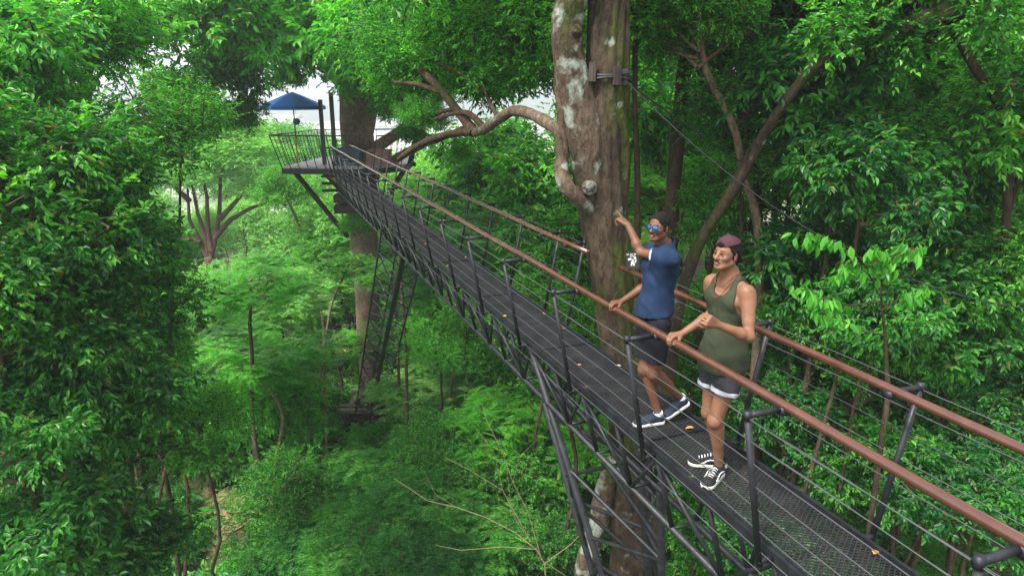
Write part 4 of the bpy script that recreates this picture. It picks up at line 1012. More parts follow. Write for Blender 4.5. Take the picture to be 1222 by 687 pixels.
hzm, nt, _, L = newmat('haze_air'); vp = N(nt, 'ShaderNodeVolumePrincipled', Density=.0012, Anisotropy=.2); vp.inputs['Color'].default_value = (.93, .97, 1, 1)
L.new(vp.outputs[0], N(nt, 'ShaderNodeOutputMaterial').inputs['Volume'])
o = hz.build('haze', hzm); o['kind'] = 'stuff'; o['label'] = 'thin pale haze over the valley'
# ------------------------------------------------------------------ figures: smooth-blended volumes turned into one continuous skin
class Vol:
    def __init__(s, lo, hi, h):
        s.lo = np.array(lo, float); s.h = h; s.n = np.ceil((np.array(hi) - s.lo) / h).astype(int) + 1
        s.a = np.full(s.n, .3, np.float32)
    def sub_(s, lo, hi):
        i0 = np.clip(np.floor((lo - s.lo) / s.h).astype(int), 0, s.n - 1); i1 = np.clip(np.ceil((hi - s.lo) / s.h).astype(int) + 1, 1, s.n)
        ax = [(s.lo[k] + s.h * np.arange(i0[k], i1[k])).astype(np.float32) for k in range(3)]
        return tuple(slice(i0[k], i1[k]) for k in range(3)), (ax[0][:, None, None], ax[1][None, :, None], ax[2][None, None, :])
    def apply(s, fn, lo, hi, k, mode='add'):
        m = max(k, 3 * s.h) + s.h; sl, X = s.sub_(np.minimum(lo, hi) - m, np.maximum(lo, hi) + m)
        if any(q.stop <= q.start for q in sl): return
        d = fn(*X); A = s.a[sl]
        if mode == 'add':
            h = np.maximum(k - np.abs(A - d), 0) / k if k > 0 else 0
            s.a[sl] = np.minimum(A, d) - h * h * k * .25
        else:
            d = -d; h = np.maximum(k - np.abs(A - d), 0) / k if k > 0 else 0
            s.a[sl] = np.maximum(A, d) + h * h * k * .25
    def cap(s, a, b, ra, rb, k=.02, mode='add', cut=None):
        a = np.asarray(a, float); b = np.asarray(b, float); ab = b - a; L2 = ab @ ab + 1e-12; R = max(ra, rb)
        def fn(x, y, z):
            t = np.clip(((x - a[0]) * ab[0] + (y - a[1]) * ab[1] + (z - a[2]) * ab[2]) / L2, 0, 1)
            d = np.sqrt((x - a[0] - t * ab[0])**2 + (y - a[1] - t * ab[1])**2 + (z - a[2] - t * ab[2])**2) - (ra + (rb - ra) * t)
            for c, n_ in (cut or ()):
                d = np.maximum(d, (x - c[0]) * n_[0] + (y - c[1]) * n_[1] + (z - c[2]) * n_[2])
            return d.astype(np.float32)
        s.apply(fn, np.minimum(a, b) - R, np.maximum(a, b) + R, k, mode)
    def ell(s, c, axes, r, k=.02, mode='add', cut=None):
        c = np.asarray(c, float); r = [a_ * np.linalg.norm(v) for a_, v in zip(r, axes)]; A = [np.asarray(v, float) / np.linalg.norm(v) for v in axes]; R = max(r)
        def fn(x, y, z):
            X, Y, Z = x - c[0], y - c[1], z - c[2]
            q = [(X * A[i][0] + Y * A[i][1] + Z * A[i][2]) / r[i] for i in range(3)]
            k0 = np.sqrt(q[0]**2 + q[1]**2 + q[2]**2); k1 = np.sqrt((q[0]/r[0])**2 + (q[1]/r[1])**2 + (q[2]/r[2])**2)
            d = k0 * (k0 - 1) / (k1 + 1e-9)
            for cc, n_ in (cut or ()):
                d = np.maximum(d, (x - cc[0]) * n_[0] + (y - cc[1]) * n_[1] + (z - cc[2]) * n_[2])
            return d.astype(np.float32)
        s.apply(fn, c - R, c + R, k, mode)
    def plane(s, c, n_):
        """removes everything on the side n points to"""
        ax = [(s.lo[k] + s.h * np.arange(s.n[k])).astype(np.float32) for k in range(3)]
        d = (ax[0][:, None, None] - c[0]) * n_[0] + (ax[1][None, :, None] - c[1]) * n_[1] + (ax[2][None, None, :] - c[2]) * n_[2]
        s.a = np.maximum(s.a, d.astype(np.float32))
    def mesh(s, name, disp=None, smooth_it=1):
        a = s.a; neg = a < 0
        nx, ny, nz = a.shape
        acc = np.zeros((nx-1, ny-1, nz-1, 3), np.float32); cnt = np.zeros((nx-1, ny-1, nz-1), np.float32)
        def sh(di, dj, dk): return a[di:nx-1+di, dj:ny-1+dj, dk:nz-1+dk]
        # only touch cells near the surface
        cs = np.zeros((nx-1, ny-1, nz-1), np.int8)
        for di in (0, 1):
            for dj in (0, 1):
                for dk in (0, 1): cs += neg[di:nx-1+di, dj:ny-1+dj, dk:nz-1+dk]
        act = (cs > 0) & (cs < 8); I = np.argwhere(act); del acc, cnt
        P = np.zeros((len(I), 3)); C = np.zeros(len(I))
        for ax in range(3):
            o = [k for k in range(3) if k != ax]
            for u in (0, 1):
                for v in (0, 1):
                    p0 = I.copy(); p0[:, o[0]] += u; p0[:, o[1]] += v; p1 = p0.copy(); p1[:, ax] += 1
                    f0 = a[p0[:, 0], p0[:, 1], p0[:, 2]]; f1 = a[p1[:, 0], p1[:, 1], p1[:, 2]]
                    m = (f0 < 0) != (f1 < 0); t = np.where(m, f0 / np.where(m, f0 - f1, 1), 0)
                    q = p0.astype(float); q[:, ax] += t; P[m] += q[m]; C[m] += 1
        P /= C[:, None]; ids = np.full(act.shape, -1, np.int32); ids[tuple(I.T)] = np.arange(len(I))
        faces = []
        for ax in range(3):
            o = [(ax + 1) % 3, (ax + 2) % 3]
            s0 = [slice(0, None)] * 3; s0[ax] = slice(0, -1); s1 = [slice(0, None)] * 3; s1[ax] = slice(1, None)
            E0 = neg[tuple(s0)]; E1 = neg[tuple(s1)]; m = E0 != E1; K = np.argwhere(m); fl = E0[m]
            ok = (K[:, o[0]] > 0) & (K[:, o[1]] > 0) & (K[:, o[0]] < a.shape[o[0]] - 1) & (K[:, o[1]] < a.shape[o[1]] - 1); K = K[ok]; fl = fl[ok]
            def idc(d0, d1):
                q = K.copy(); q[:, o[0]] += d0; q[:, o[1]] += d1; return ids[tuple(q.T)]
            F_ = np.stack([idc(-1, -1), idc(0, -1), idc(0, 0), idc(-1, 0)], -1); F_[~fl] = F_[~fl][:, ::-1]; faces.append(F_[(F_ >= 0).all(1)])
        F_ = np.concatenate(faces); W = s.lo + P * s.h
        nrm = np.zeros_like(W); n_ = np.cross(W[F_[:, 2]] - W[F_[:, 0]], W[F_[:, 3]] - W[F_[:, 1]])
        for k in range(4): np.add.at(nrm, F_[:, k], n_)
        nrm = unit(nrm)
        if disp is not None: W = W + nrm * disp(W)[:, None]
        return mesh_np(name, W, F_, True)

def skinmat(name, c1, c2):
    m, nt, _, L = newmat(name); f = noise_n(nt, 14, 4)
    p = finish(nt, ramp(nt, f, [(.3, c1), (.7, c2)]), .55, spec=.35, bump=noise_n(nt, 180, 2), bstr=.08, bdist=.001)
    p.inputs['Subsurface Weight'].default_value = .12; p.inputs['Subsurface Radius'].default_value = (.02, .008, .004); return m
SK1 = skinmat('skin_brown', (.105, .043, .021), (.155, .068, .035)); SK2 = skinmat('skin_tan', (.155, .070, .037), (.215, .104, .058))
def cloth(name, c1, c2, sc=12): return simple(name, c1, c2, sc, .85, .5, .003, spec=.2)
NAVY = cloth('navy_jersey', (.006, .016, .042), (.011, .027, .066)); BLACKC = cloth('black_cotton', (.007, .008, .012), (.014, .016, .022))
OLIVE = cloth('olive_jersey', (.024, .030, .016), (.040, .048, .027)); GREY = cloth('charcoal_denim', (.022, .022, .026), (.045, .045, .052), 40)
CUFF = cloth('white_cuff', (.34, .36, .41), (.46, .48, .52)); HAIR = cloth('dark_hair', (.003, .0025, .002), (.009, .007, .005), 60)
MAROON = cloth('maroon_cap', (.040, .014, .022), (.065, .025, .036)); SOLE = cloth('shoe_sole', (.50, .48, .42), (.66, .64, .58)); SLATE = cloth('slate_knit', (.014, .022, .036), (.026, .038, .058), 50)
SHOEB = cloth('black_suede', (.010, .010, .011), (.022, .022, .024), 40); WHT = cloth('white_lace', (.6, .6, .6), (.7, .7, .7)); CORD = cloth('brown_cord', (.08, .035, .015), (.12, .06, .03)); LIP = simple('lip', (.22, .075, .06), (.28, .10, .08), 30, .4)
EYEW = simple('eye_white', (.16, .14, .13), (.2, .18, .17), 30, .2); EYED = simple('iris', (.01, .006, .004), (.02, .012, .008), 30, .15)
m_, nt_, _, _ = newmat('blue_mirror_lens'); finish(nt_, (.03, .16, .42), .1, metal=.85); LENS = m_
CHK = cloth('patterned_trim', (.10, .20, .34), (.55, .62, .70), 90)

def ik(a, b, la, lb, pole):
    a, b = np.asarray(a), np.asarray(b); d = b - a; D = np.linalg.norm(d)
    if D > (la + lb) * .997: s = D / (la + lb) / .997; la *= s; lb *= s
    u = d / D; x = (la * la - lb * lb + D * D) / (2 * D); h = math.sqrt(max(0, la * la - x * x)); p = pole - u * (pole @ u); return a + u * x + unit(p) * h
def rot(v, ax, an): c, s = math.cos(an), math.sin(an); return v * c + np.cross(ax, v) * s + ax * (ax @ v) * (1 - c)
FINGERS = ((.030, .074, .0088), (.010, .081, .0090), (-.010, .075, .0086), (-.028, .060, .0078))
def hand(v, W, d, n_, side, curl, thumb=(.5, .35, .3), sc=1.0, tdir=None):
    """W wrist, d towards the knuckles, n_ out of the back of the hand, side +1/-1 picks the thumb's side; curl: per finger (a, b, c)"""
    d = unit(d); n_ = unit(n_ - d * (n_ @ d)); t = np.cross(n_, d) * side; tips = []
    for i, (off, ln, r) in enumerate(FINGERS):
        K = W + d * (.088 - .004 * abs(i - 1)) * sc + t * off * sc; v.cap(W + d * .012 + t * off * .55 * sc - n_ * .002, K, .0145 * sc, .0115 * sc, .012)
        p = K; dd = d + t * (.05 * (1 - i) * .6); dd = unit(dd); an = 0; ax = np.cross(n_, dd); ax = unit(ax)
        for j, (fr, c) in enumerate(zip((.46, .30, .24), curl[i])):
            an += c; q = rot(dd, ax, an); p2 = p + q * ln * fr * sc; v.cap(p, p2, r * (1 - .07 * j) * sc, r * (.94 - .07 * j) * sc, .004); p = p2
        tips.append(p)
    p = W + d * .022 * sc + t * .022 * sc - n_ * .006; q = unit(t * .75 + d * .75 - n_ * .35) if tdir is None else unit(t * tdir[0] + d * tdir[1] + n_ * tdir[2])
    ax = unit(np.cross(q, d - t * .8))
    for j, (ln, r) in enumerate(((.042, .0135), (.034, .0105), (.026, .0095))):
        q2 = rot(q, ax, sum(thumb[1:j+1]) if j else 0); p2 = p + q2 * ln * sc; v.cap(p, p2, r * sc, r * .9 * sc, .006); p = p2
    return tips

def person(name_label, P, skin):
    J, F_, L_, H = P['J'], P['F'], P['L'], P['H']
    U_ = unit(J['neck'] - J['pel']); Fs = unit(F_ - U_ * (F_ @ U_)); Ls = unit(np.cross(U_, Fs)); Ls = Ls if Ls @ L_ > 0 else -Ls
    allp = np.array([v for v in J.values()]); lo = allp.min(0) - .17; hi = allp.max(0) + .17; hi[2] = H['c'][2] + .14; lo[2] = ZD - .02
    hc, hf, hl, hu = H['c'], H['f'], H['l'], H['u']
    h_ = lambda f, l, u: hc + hf * f + hl * l + hu * u
    HA = (hf, hl, hu)
    def torso(v, g, gw=0, low=True):
        A = (Ls, Fs, U_)
        v.ell(J['pel'] + U_ * .02, A, (.150 + g, .105 + g, .115 + g), .03)
        v.ell(J['pel'] * .55 + J['neck'] * .45 - U_ * .03, A, (.113 + g + gw, .084 + g + gw, .16 + g), .05)
        v.ell(J['neck'] - U_ * .19 - Fs * .005, A, (.136 + g, .098 + g, .175 + g), .05)
        for s in (1, -1):
            sh = J['ls'] if s > 0 else J['rs']
            v.cap(J['neck'] - U_ * .02, sh - U_ * .012, .05 + g, .048 + g, .04)
            v.cap(J['neck'] + U_ * .045 - Fs * .02, sh * .6 + J['neck'] * .4 + U_ * .0, .038 + g, .034 + g, .03)
            v.ell(J['neck'] - U_ * .125 + Ls * s * .065 + Fs * .062, A, (.075 + g, .04 + g, .055 + g), .035)
            v.ell(sh * .75 + J['neck'] * .25 - U_ * .10 - Fs * .02, A, (.05 + g, .07 + g, .10 + g), .05)
    # --- skin
    v = Vol(lo, hi, .0052)
    torso(v, -.004)
    for s, a, e, w in ((1, 'ls', 'le', 'lw'), (-1, 'rs', 're', 'rw')):
        v.cap(J[a], J[e], .042, .033, .03); m = J[a] * .55 + J[e] * .45; v.cap(J[a] * .7 + J[e] * .3, J[a] * .35 + J[e] * .65, .040, .037, .02)
        v.ell(J[a] + (J[e] - J[a]) * .12, (unit(J[e] - J[a]), Fs, np.cross(unit(J[e] - J[a]), Fs)), (.075, .046, .048), .025)
        m = J[e] * .72 + J[w] * .28; v.cap(J[e], m, .033, .036, .02); v.cap(m, J[w], .035, .024, .02)
    for a, k_, n_ in (('lhip', 'lk', 'la'), ('rhip', 'rk', 'ra')):
        v.cap(J[a], J[k_], .076, .048, .03); sh = unit(J[n_] - J[k_]); back = -Fs - sh * (-Fs @ sh); back = unit(back)
        v.cap(J[k_], J[n_], .046, .030, .02); v.cap(J[k_] + sh * .07 + back * .018, J[k_] + sh * .20 + back * .016, .042, .030, .03)
        v.ell(J[k_] + Fs * .014, (Ls, Fs, U_), (.046, .042, .052), .02)
    v.cap(J['neck'] - U_ * .02, h_(-.018, 0, -.05), .056, .049, .03)
    v.ell(h_(-.012, 0, .035), HA, (.094, .074, .086), .02); v.ell(h_(.022, 0, -.028), HA, (.066, .058, .080), .03)
    for s in (1, -1):
        v.cap(h_(-.01, s * .048, -.055), h_(.055, s * .022, -.093), .018, .016, .02)
        v.cap(h_(.070, s * .012, .016), h_(.058, s * .045, .012), .0135, .011, .012)
        v.ell(h_(.055, s * .042, -.026), HA, (.024, .020, .018), .02)
        v.ell(h_(.095, s * .032, -.008), HA, (.020, .016, .012), .012, 'sub')
    v.ell(h_(.066, 0, -.097), HA, (.020, .022, .017), .018)
    v.cap(h_(.080, 0, .010), h_(.108, 0, -.032), .0085, .0115, .012)
    for s in (1, -1): v.ell(h_(.096, s * .012, -.036), HA, (.011, .008, .007), .006)
    v.ell(h_(.082, 0, -.062), HA, (.014, .024, .0065), .007); v.ell(h_(.080, 0, -.075), HA, (.014, .021, .0075), .007)
    v.cap(h_(.0965, -.018, -.0685), h_(.0965, .018, -.0685), .0022, .0022, .004, 'sub')
    for s in (1, -1):
        v.ell(h_(-.010, s * .077, -.012), (unit(hf + hl * s * .35), unit(hl * s - hf * .35), hu), (.019, .008, .032), .006)
        v.ell(h_(-.006, s * .088, -.008), HA, (.009, .006, .016), .004, 'sub')
    P['hands'](v, J)
    pe = empty('person', (J['pel'][0], J['pel'][1], ZD), name_label, 'person')
    link('body', v.mesh('body'), skin, pe)
    # lips, brows
    for nm, k_, r, mt in (('lips', [(h_(.094, 0, -.062), (.006, .021, .0045)), (h_(.0915, 0, -.0745), (.006, .0185, .0055))], 0, LIP),):
        v2 = Vol(hc - .14, hc + .14, .003)
        for c, rr in k_: v2.ell(c, HA, rr, .002)
        link(nm, v2.mesh(nm), mt, pe)
    for s in (1, -1):
        v2 = Vol(hc - .14, hc + .14, .003); v2.cap(h_(.086, s * .014, .020), h_(.074, s * .046, .022), .0042, .003, .003); link('eyebrow', v2.mesh('eyebrow'), HAIR, pe)
    if not P.get('shades'):
        for s in (1, -1):
            v2 = Vol(hc - .14, hc + .14, .0022); v2.ell(h_(.076, s * .031, -.006), HA, (.0115, .0135, .0068), .002); e_ = link('eye', v2.mesh('eye'), EYEW, pe)
            v2 = Vol(hc - .14, hc + .14, .0018); v2.ell(h_(.0855, s * .031 + .001, -.005), HA, (.004, .0055, .0055), .002); link('iris', v2.mesh('iris'), EYED, e_)
            v2 = Vol(hc - .14, hc + .14, .0022); v2.cap(h_(.089, s * .018, .003), h_(.082, s * .046, .003), .0028, .0022, .002); link('eyelid', v2.mesh('eyelid'), HAIR, pe)
    return pe, torso, (Ls, Fs, U_), h_, HA, lo, hi

def folds(amp, f1=18, seed=0, vert=.35):
    def fn(W):
        o = np.empty(len(W))
        for i in range(len(W)):
            p = W[i]; o[i] = noise.noise(Vector((p[0] * f1 + seed, p[1] * f1, p[2] * f1 * vert))) * amp + (.28 - abs(noise.noise(Vector((p[0] * f1 * .8 + p[2] * 5 + seed, p[1] * f1 * .8 - p[2] * 3, p[2] * f1 * .5))))) * amp * 1.3 + noise.noise(Vector((p[0] * f1 * 2.3 + p[2] * 9, p[1] * f1 * 2 + seed, p[2] * f1 * .8))) * amp * .45
        return o
    return fn
def shoe(pe, toe, heel, up, upper, low=True, extra=None):
    """toe and heel are the sole's ends on the ground line"""
    d = unit(toe - heel); L = np.linalg.norm(toe - heel); up = unit(up - d * (up @ d)); s_ = np.cross(up, d); c = (toe + heel) / 2
    lo = np.minimum(toe, heel) - .12; hi = np.maximum(toe, heel) + .16
    v = Vol(lo, hi, .0045)
    v.cap(heel + d * .045 + up * .045, heel + d * .13 + up * .05, .038, .037, .02); v.cap(heel + d * .13 + up * .045, toe - d * .055 + up * .028, .038, .036, .03)
    v.ell(heel + d * .055 + up * .075, (d, s_, up), (.05, .036, .035), .02); v.ell(toe - d * .065 + up * .026, (d, s_, up), (.06, .046, .028), .02)
    v.ell(heel + d * .065 + up * .125, (d, s_, up), (.034, .026, .034), .008, 'sub')
    v.plane(c + up * .012, -up)
    sh = link('shoe', v.mesh('shoe'), upper, pe)
    v = Vol(lo, hi, .0045)
    for a, b, r1, r2 in ((heel + d * .04, heel + d * .13, .040, .036), (heel + d * .13, toe - d * .05, .038, .048), (heel + d * .09, toe - d * .075, .036, .044)): v.cap(a + up * .012, b + up * .012, r1, r2, .02)
    v.plane(c + up * (.026 if low else .03), up); v.plane(c, -up); link('sole', v.mesh('sole'), SOLE, sh)
    if extra == 'skate':
        for k in range(5):
            q = heel + d * (.125 + .02 * k) + up * (.094 - .007 * k); mb = MB(); mb.tube([q - s_ * .021 - up * .006, q + up * .003, q + s_ * .021 - up * .006], .0042, 6); mb.build('lace', WHT, sh, True)
        for s in (1, -1):
            mb = MB(); mb.tube([c + d * t + s_ * s * (.0415 + .003 * math.sin(3 * t * 10)) + up * z for t, z in ((-.085, .055), (-.05, .062), (-.015, .066), (.012, .055), (.03, .040), (.045, .036))], .0045, 6); mb.build('side_stripe', WHT, sh, True)
    else:
        for k in range(4):
            q = heel + d * (.13 + .02 * k) + up * (.090 - .007 * k); mb = MB(); mb.tube([q - s_ * .018 - up * .006, q + up * .002, q + s_ * .018 - up * .006], .003, 6); mb.build('lace', SLATE, sh, True)
    return sh
def rail_at(u):
    ss = np.linspace(-5, 6, 1500); us_ = np.array([proj(BP(s, -WR, HR + .06))[0] for s in ss]); return ss[np.abs(us_ - u).argmin()]
def headframe(c, b, pitch, roll=0):
    f = V(-math.sin(b), -math.cos(b), 0); l = V(math.cos(b), -math.sin(b), 0); u = V(0, 0, 1)
    f2 = f * math.cos(pitch) + u * math.sin(pitch); u2 = np.cross(f2, l); u2 = u2 if u2[2] > 0 else -u2
    return dict(c=c, f=f2 * .91, l=l * .90, u=u2 * .91)
R_ = math.radians
# ---- the man in the olive vest
F2 = unit(V(-.866, -.5, 0)); L2_ = unit(V(.5, -.866, 0))
g = lambda u, v, z=ZD + .0: at_z(u, v, z)
s2 = rail_at(803); rc = BP(s2, -WR, HR + .03)
J = dict(pel=V(1.435, 4.31, 12.33), neck=V(1.425, 4.30, 12.865)); C = J['neck'] - V(0, 0, .055)
J['ls'] = C + L2_ * .155; J['rs'] = C - L2_ * .155
J['lhip'] = J['pel'] + L2_ * .085 - V(0, 0, .03); J['rhip'] = J['pel'] - L2_ * .085 - V(0, 0, .03)
t1, h1 = g(842, 582), g(861, 564); t2, h2 = g(825, 553), g(868, 557)
t1 = h1 + unit(t1 - h1) * .285; t2 = h2 + unit(t2 - h2) * .285
J['la'] = h1 + unit(t1 - h1) * .06 + V(0, 0, .085); J['ra'] = h2 + unit(t2 - h2) * .06 + V(0, 0, .085)
J['lk'] = ik(J['lhip'], J['la'], .425, .41, F2); J['rk'] = ik(J['rhip'], J['ra'], .425, .41, F2)
J['rw'] = rc + LAT3 * .075 + DIR3 * -.0 + UP3 * .050; J['re'] = ik(J['rs'], J['rw'], .285, .255, V(.5, .5, -1.0))
J['lw'] = at(856, 387, 3.99); J['le'] = ik(J['ls'], J['lw'], .285, .25, V(1.0, .1, -.75))
HD2 = headframe(at(867, 303, 4.28), R_(57), R_(9))
def hands2(v, J):
    hand(v, J['rw'] + UP3 * .0, unit(-LAT3 - UP3 * .10 + DIR3 * .1), UP3, 1, [(.75, .8, .5)] * 4, tdir=(.7, .7, -.35))
    d = unit(at(838, 379, 3.93) - J['lw']); hand(v, J['lw'], unit(d), unit(V(-.25, -.95, .25)), 1, [(1.1, 1.1, .6), (1.2, 1.2, .6), (1.25, 1.2, .7), (1.3, 1.2, .7)], tdir=(.6, .8, -.35))
pe, torso, (Ls, Fs, Us), h_, HA, lo, hi = person('man in an olive vest and backwards maroon cap resting a hand on the near handrail', dict(J=J, F=F2, L=L2_, H=HD2, hands=hands2), SK2)
v = Vol(lo, hi, .0055); torso(v, .009, .012)
v.cap(J['pel'] + Us * .10, J['pel'] - Us * .13, .140, .158, .06); v.ell(J['pel'] - Us * .06, (Ls, Fs, Us), (.172, .135, .14), .05)
for s, sh, el in ((1, 'ls', 'le'), (-1, 'rs', 're')):
    v.ell(J[sh] + Ls * s * .035 - Us * .055, (Ls, Fs, Us), (.088, .125, .135), .008, 'sub')
    v.cap(J[sh] + Ls * s * .03, J[sh] + Ls * s * .06 + Us * .2, .09, .1, .008, 'sub')
v.ell(J['neck'] + Fs * .095 + Us * .0, (Ls, Fs, Us), (.075, .09, .105), .008, 'sub'); v.ell(J['neck'] + Us * .06, (Ls, Fs, Us), (.088, .09, .085), .008, 'sub')
v.plane(J['pel'] - V(0, 0, .068) + L2_ * 0, unit(V(.15, .1, -1)))
link('vest', v.mesh('vest', folds(.010, 9, 3, .4)), OLIVE, pe)
def shorts(pe, J, ax, mat, cuffm, rk, gl=.45, slim=.10, cuff=.026):
    Ls, Fs, Us = ax; v = Vol(lo, hi, .0055); v.ell(J['pel'] - Us * .0, (Ls, Fs, Us), (.150, .108, .12), .03); ends = []
    for a, k_ in (('lhip', 'lk'), ('rhip', 'rk')):
        d = J[k_] - J[a]; e = J[a] + d * gl; ends.append((e, unit(d))); v.cap(J[a], J[a] + d * .95, .093, slim, .035, cut=[(e, unit(d))])
    v.plane(J['pel'] + Us * .085, Us); o = link('shorts', v.mesh('shorts', folds(.006, 12, 8, .5)), mat, pe)
    if cuffm:
        for (e, d), (a, k_) in zip(ends, (('lhip', 'lk'), ('rhip', 'rk'))):
            v = Vol(lo, hi, .005); r = .093 + (slim - .093) * gl / .95 + .005; v.cap(e - d * .1, e + d * .1, r, r, .01, cut=[(e + d * .004, d), (e - d * cuff, -d)]); link('cuff', v.mesh('cuff', folds(.003, 20, 2)), cuffm, o)
shorts(pe, J, (Ls, Fs, Us), GREY, CUFF, 0, .50, .088)
mb = MB(); c_ = J['pel'] + Ls * .115 + Fs * .105 - V(0, 0, .065); mb.box(c_, unit(Ls - Fs * .8), unit(Fs + Ls * .8), UP3, .030, .004, .036); mb.build('hem_label', CUFF, pe)
shoe(pe, t1, h1, UP3, SHOEB, extra='skate'); shoe(pe, t2, h2, UP3, SHOEB, extra='skate')
# cap, hair, moustache, necklace
v = Vol(HD2['c'] - .2, HD2['c'] + .2, .004)
v.ell(h_(-.014, 0, .040), HA, (.106, .086, .096), .01, cut=[(h_(.09, 0, .050), unit(-HA[2] + HA[0] * -.30))]); 
v.ell(h_(.096, 0, .058), HA, (.035, .030, .026), .006, 'sub'); link('cap', v.mesh('cap', folds(.0025, 20, 1)), MAROON, pe)
v = Vol(HD2['c'] - .2, HD2['c'] + .2, .004); v.ell(h_(-.105, 0, -.018), (unit(HA[0] * .7 + HA[2] * .7), HA[1], unit(HA[2] * .7 - HA[0] * .7)), (.055, .06, .008), .01); link('cap_peak', v.mesh('cap_peak'), MAROON, pe)
v = Vol(HD2['c'] - .2, HD2['c'] + .2, .004)
v.ell(h_(-.018, 0, .028), HA, (.098, .081, .092), .01, cut=[(h_(.0, 0, -.06), unit(-HA[2])), (h_(.012, 0, 0), unit(HA[0] * 1 - HA[2] * .9))]); v.ell(h_(-.075, 0, -.050), HA, (.036, .048, .05), .02)
v.cap(h_(.008, .074, .03), h_(.010, .073, -.02), .009, .006, .01); v.cap(h_(.008, -.074, .03), h_(.010, -.073, -.02), .009, .006, .01)
v.ell(h_(.076, 0, .062), HA, (.020, .036, .016), .01); link('hair', v.mesh('hair', folds(.004, 60, 1, 1)), HAIR, pe)
v = Vol(HD2['c'] - .14, HD2['c'] + .14, .0028); v.cap(h_(.0965, .002, -.0535), h_(.087, .025, -.060), .0045, .003, .003); v.cap(h_(.0965, -.002, -.0535), h_(.087, -.025, -.060), .0045, .003, .003); link('moustache', v.mesh('moustache'), HAIR, pe)
mb = MB(); nk = J['neck']
mb.tube([nk + Ls * (.078 * math.sin(a)) + Fs * (.012 + .085 * math.cos(a)) + Us * (.045 - .085 * max(0, math.cos(a)) ** 2) for a in np.linspace(-2.4, 2.4, 31)], .0028, 6, False)
mb.tube([nk + Ls * (.070 * math.sin(a)) + Fs * (.02 + .098 * math.cos(a) ) + Us * (.045 - .16 * max(0, math.cos(a)) ** 1.5) for a in np.linspace(-2.0, 2.0, 31)], .0028, 6, False); mb.build('necklace', CORD, pe, True)

# ---- the pointing man
F1 = unit(V(-.92, -.39, 0)); L1_ = unit(V(.39, -.92, 0))
s1 = rail_at(733); rc = BP(s1, -WR, HR + .03)
J = dict(pel=V(1.115, 5.11, 12.335), neck=V(1.172, 5.12, 12.885)); C = J['neck'] - V(0, 0, .05)
J['ls'] = C + L1_ * .16 + V(-.01, .0, .015) + F1 * .05; J['rs'] = C - L1_ * .165 + V(0, 0, -.02)
J['lhip'] = J['pel'] + L1_ * .085 - V(0, 0, .03); J['rhip'] = J['pel'] - L1_ * .085 - V(0, 0, .03)
t1, h1 = g(750, 509), g(793, 504); t1 = h1 + unit(t1 - h1) * .285       # right shoe flat on the grating
J['ra'] = h1 + unit(t1 - h1) * .06 + V(0, 0, .085); J['rk'] = ik(J['rhip'], J['ra'], .425, .415, F1)
toe2 = g(787, 500); toe2 = V(toe2[0] + .02, toe2[1] - .03, ZD + .012); hdir = unit(V(.80, .22, .42)); h2 = toe2 + hdir * .27
J['la'] = h2 - hdir * .045 + unit(V(-.45, -.1, .85)) * .085; J['lk'] = ik(J['lhip'], J['la'], .43, .42, F1 + V(-.3, -.2, 0))
J['rw'] = rc + LAT3 * .075 - DIR3 * .0 + UP3 * .050; J['re'] = ik(J['rs'], J['rw'], .285, .255, V(.7, .6, -1.0))
J['lw'] = at(749, 268, 5.28); J['le'] = ik(J['ls'], J['lw'], .27, .25, V(0, -.1, -1.0))
HD1 = headframe(at(786, 271, 5.06), R_(46), R_(5))
def hands1(v, J):
    hand(v, J['rw'], unit(-LAT3 - UP3 * .10 + DIR3 * .1), UP3, 1, [(.75, .8, .5)] * 4, tdir=(.7, .7, -.35))
    d = unit(at(736, 258, 5.36) - J['lw'])
    hand(v, J['lw'], d, unit(V(.25, -.35, .9)), -1, [(-.25, -.05, .0), (.9, .9, .5), (1.1, 1.0, .6), (1.2, 1.1, .7)], tdir=(.75, .8, -.2), sc=1.05)
pe, torso, (Ls, Fs, Us), h_, HA, lo, hi = person('man in a navy tee and blue mirrored sunglasses pointing with a raised arm', dict(J=J, F=F1, L=L1_, H=HD1, hands=hands1, shades=True), SK1)
v = Vol(lo, hi, .0055); torso(v, .015, .014)
v.cap(J['pel'] + Us * .12, J['pel'] - Us * .02, .135, .142, .06)
for sh, el, fr, r in (('ls', 'le', .50, .068), ('rs', 're', .55, .068)):
    d = unit(J[el] - J[sh]); e = J[sh] + (J[el] - J[sh]) * fr; v.cap(J[sh] - d * .005, e + d * .05, .058, r, .075, cut=[(e, d)])
v.ell(J['neck'] + Us * .066 + Fs * .022, (Ls, Fs, Us), (.074, .08, .082), .006, 'sub'); v.plane(J['pel'] + V(0, 0, .035), unit(V(.12, .0, -1)))
tee = link('tee_shirt', v.mesh('tee_shirt', folds(.011, 9, 13, .4)), NAVY, pe)
d = unit(J['le'] - J['ls']); e = J['ls'] + (J['le'] - J['ls']) * .50; v = Vol(lo, hi, .005); v.cap(e - d * .1, e + d * .1, .0715, .0715, .01, cut=[(e + d * .006, d), (e - d * .014, -d)]); link('sleeve_trim', v.mesh('sleeve_trim'), CHK, tee)
shorts(pe, J, (Ls, Fs, Us), BLACKC, None, 0, .74, .082)
v = Vol(lo, hi, .005); v.ell(J['pel'] + Us * .0, (Ls, Fs, Us), (.166, .124, .15), .02, cut=[(J['pel'] + Us * .075, Us), (J['pel'] + Us * .045, -Us)]); link('belt', v.mesh('belt'), CORD, pe)
shoe(pe, t1, h1, UP3, SLATE); shoe(pe, toe2, h2, unit(V(-.42, -.12, .85)), SLATE)
mb = MB()
for a in ('ra', 'la'):
    k_ = 'rk' if a == 'ra' else 'lk'; dd = unit(J[k_] - J[a]); mb.tube([J[a] - dd * .015, J[a] + dd * .02], .040, 14, True)
mb.build('socks', WHT, pe, True)
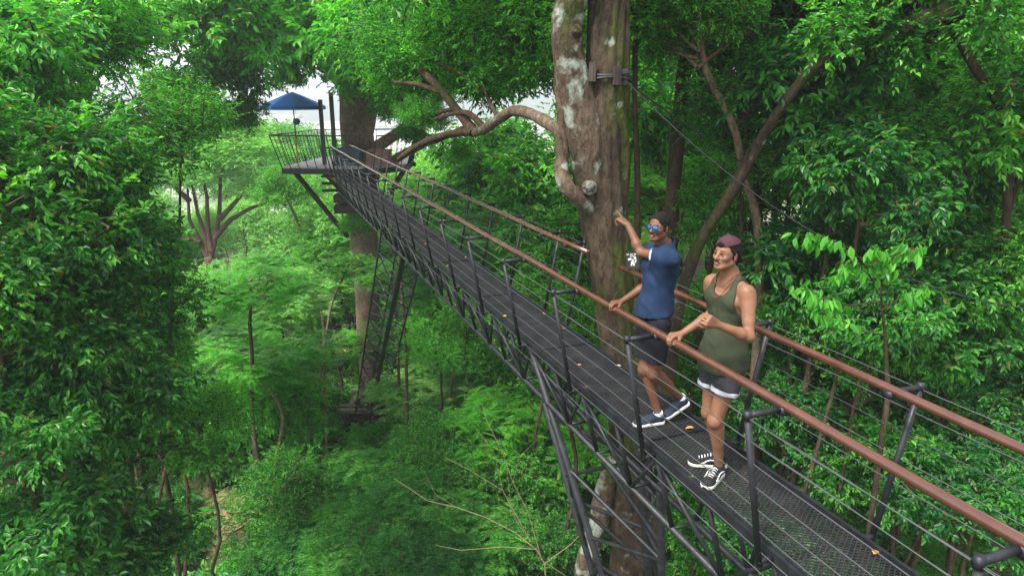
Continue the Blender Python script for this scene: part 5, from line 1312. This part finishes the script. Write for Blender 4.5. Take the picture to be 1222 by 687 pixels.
v = Vol(HD1['c'] - .2, HD1['c'] + .2, .004)
v.ell(h_(-.014, 0, .037), HA, (.099, .079, .091), .01, cut=[(h_(.060, 0, .045), unit(HA[0] * 1 - HA[2] * .45)), (h_(-.08, 0, -.045), unit(-HA[2] - HA[0] * .25))])
for s in (1, -1): v.cap(h_(.012, s * .073, .02), h_(.014, s * .071, -.018), .008, .005, .01); v.ell(h_(-.006, s * .083, -.020), HA, (.024, .014, .036), .006, 'sub')
link('hair', v.mesh('hair', folds(.0035, 70, 1, 1)), HAIR, pe)
BEARD = simple('stubble', (.05, .024, .014), (.09, .042, .024), 90, .8)
v = Vol(HD1['c'] - .16, HD1['c'] + .16, .003)
for s in (1, -1): v.cap(h_(-.004, s * .052, -.052), h_(.055, s * .024, -.094), .0165, .0165, .015)
v.ell(h_(.0665, 0, -.098), HA, (.0205, .0225, .0165), .015); link('beard', v.mesh('beard'), BEARD, pe)
v = Vol(HD1['c'] - .16, HD1['c'] + .16, .0028)
for s in (1, -1): v.cap(h_(.094, s * .002, -.0535), h_(.085, s * .024, -.060), .0035, .0028, .003)
link('moustache', v.mesh('moustache'), HAIR, pe)
gl = empty('sunglasses', h_(.1, 0, 0)); gl.parent = pe; gl.location = Vector(h_(.1, 0, 0)) - pe.location; bpy.context.view_layer.update()
for s in (1, -1):
    c = h_(.100, s * .033, -.004); n_ = unit(HA[0] + HA[1] * s * .22); a = unit(np.cross(HA[2], n_)); mb = MB(); mb.tube([c - n_ * .003, c, c + n_ * .0015], [.0235, .0235, .018], 24); mb.build('lens', LENS, gl, True)
    mb = MB(); mb.tube([c + a * .0245 * math.cos(t) + HA[2] * .0245 * math.sin(t) for t in np.linspace(0, 6.2832, 25)], .0022, 6, False); mb.build('frame', M['black'], gl, True)
    mb = MB(); mb.tube([h_(.094, s * .057, .002), h_(.05, s * .077, .004), h_(-.005, s * .082, .006)], .0022, 6); mb.build('temple', M['black'], gl, True)
mb = MB(); mb.tube([h_(.104, .010, .002), h_(.106, 0, .004), h_(.104, -.010, .002)], .002, 6); mb.build('bridge', M['black'], gl, True)
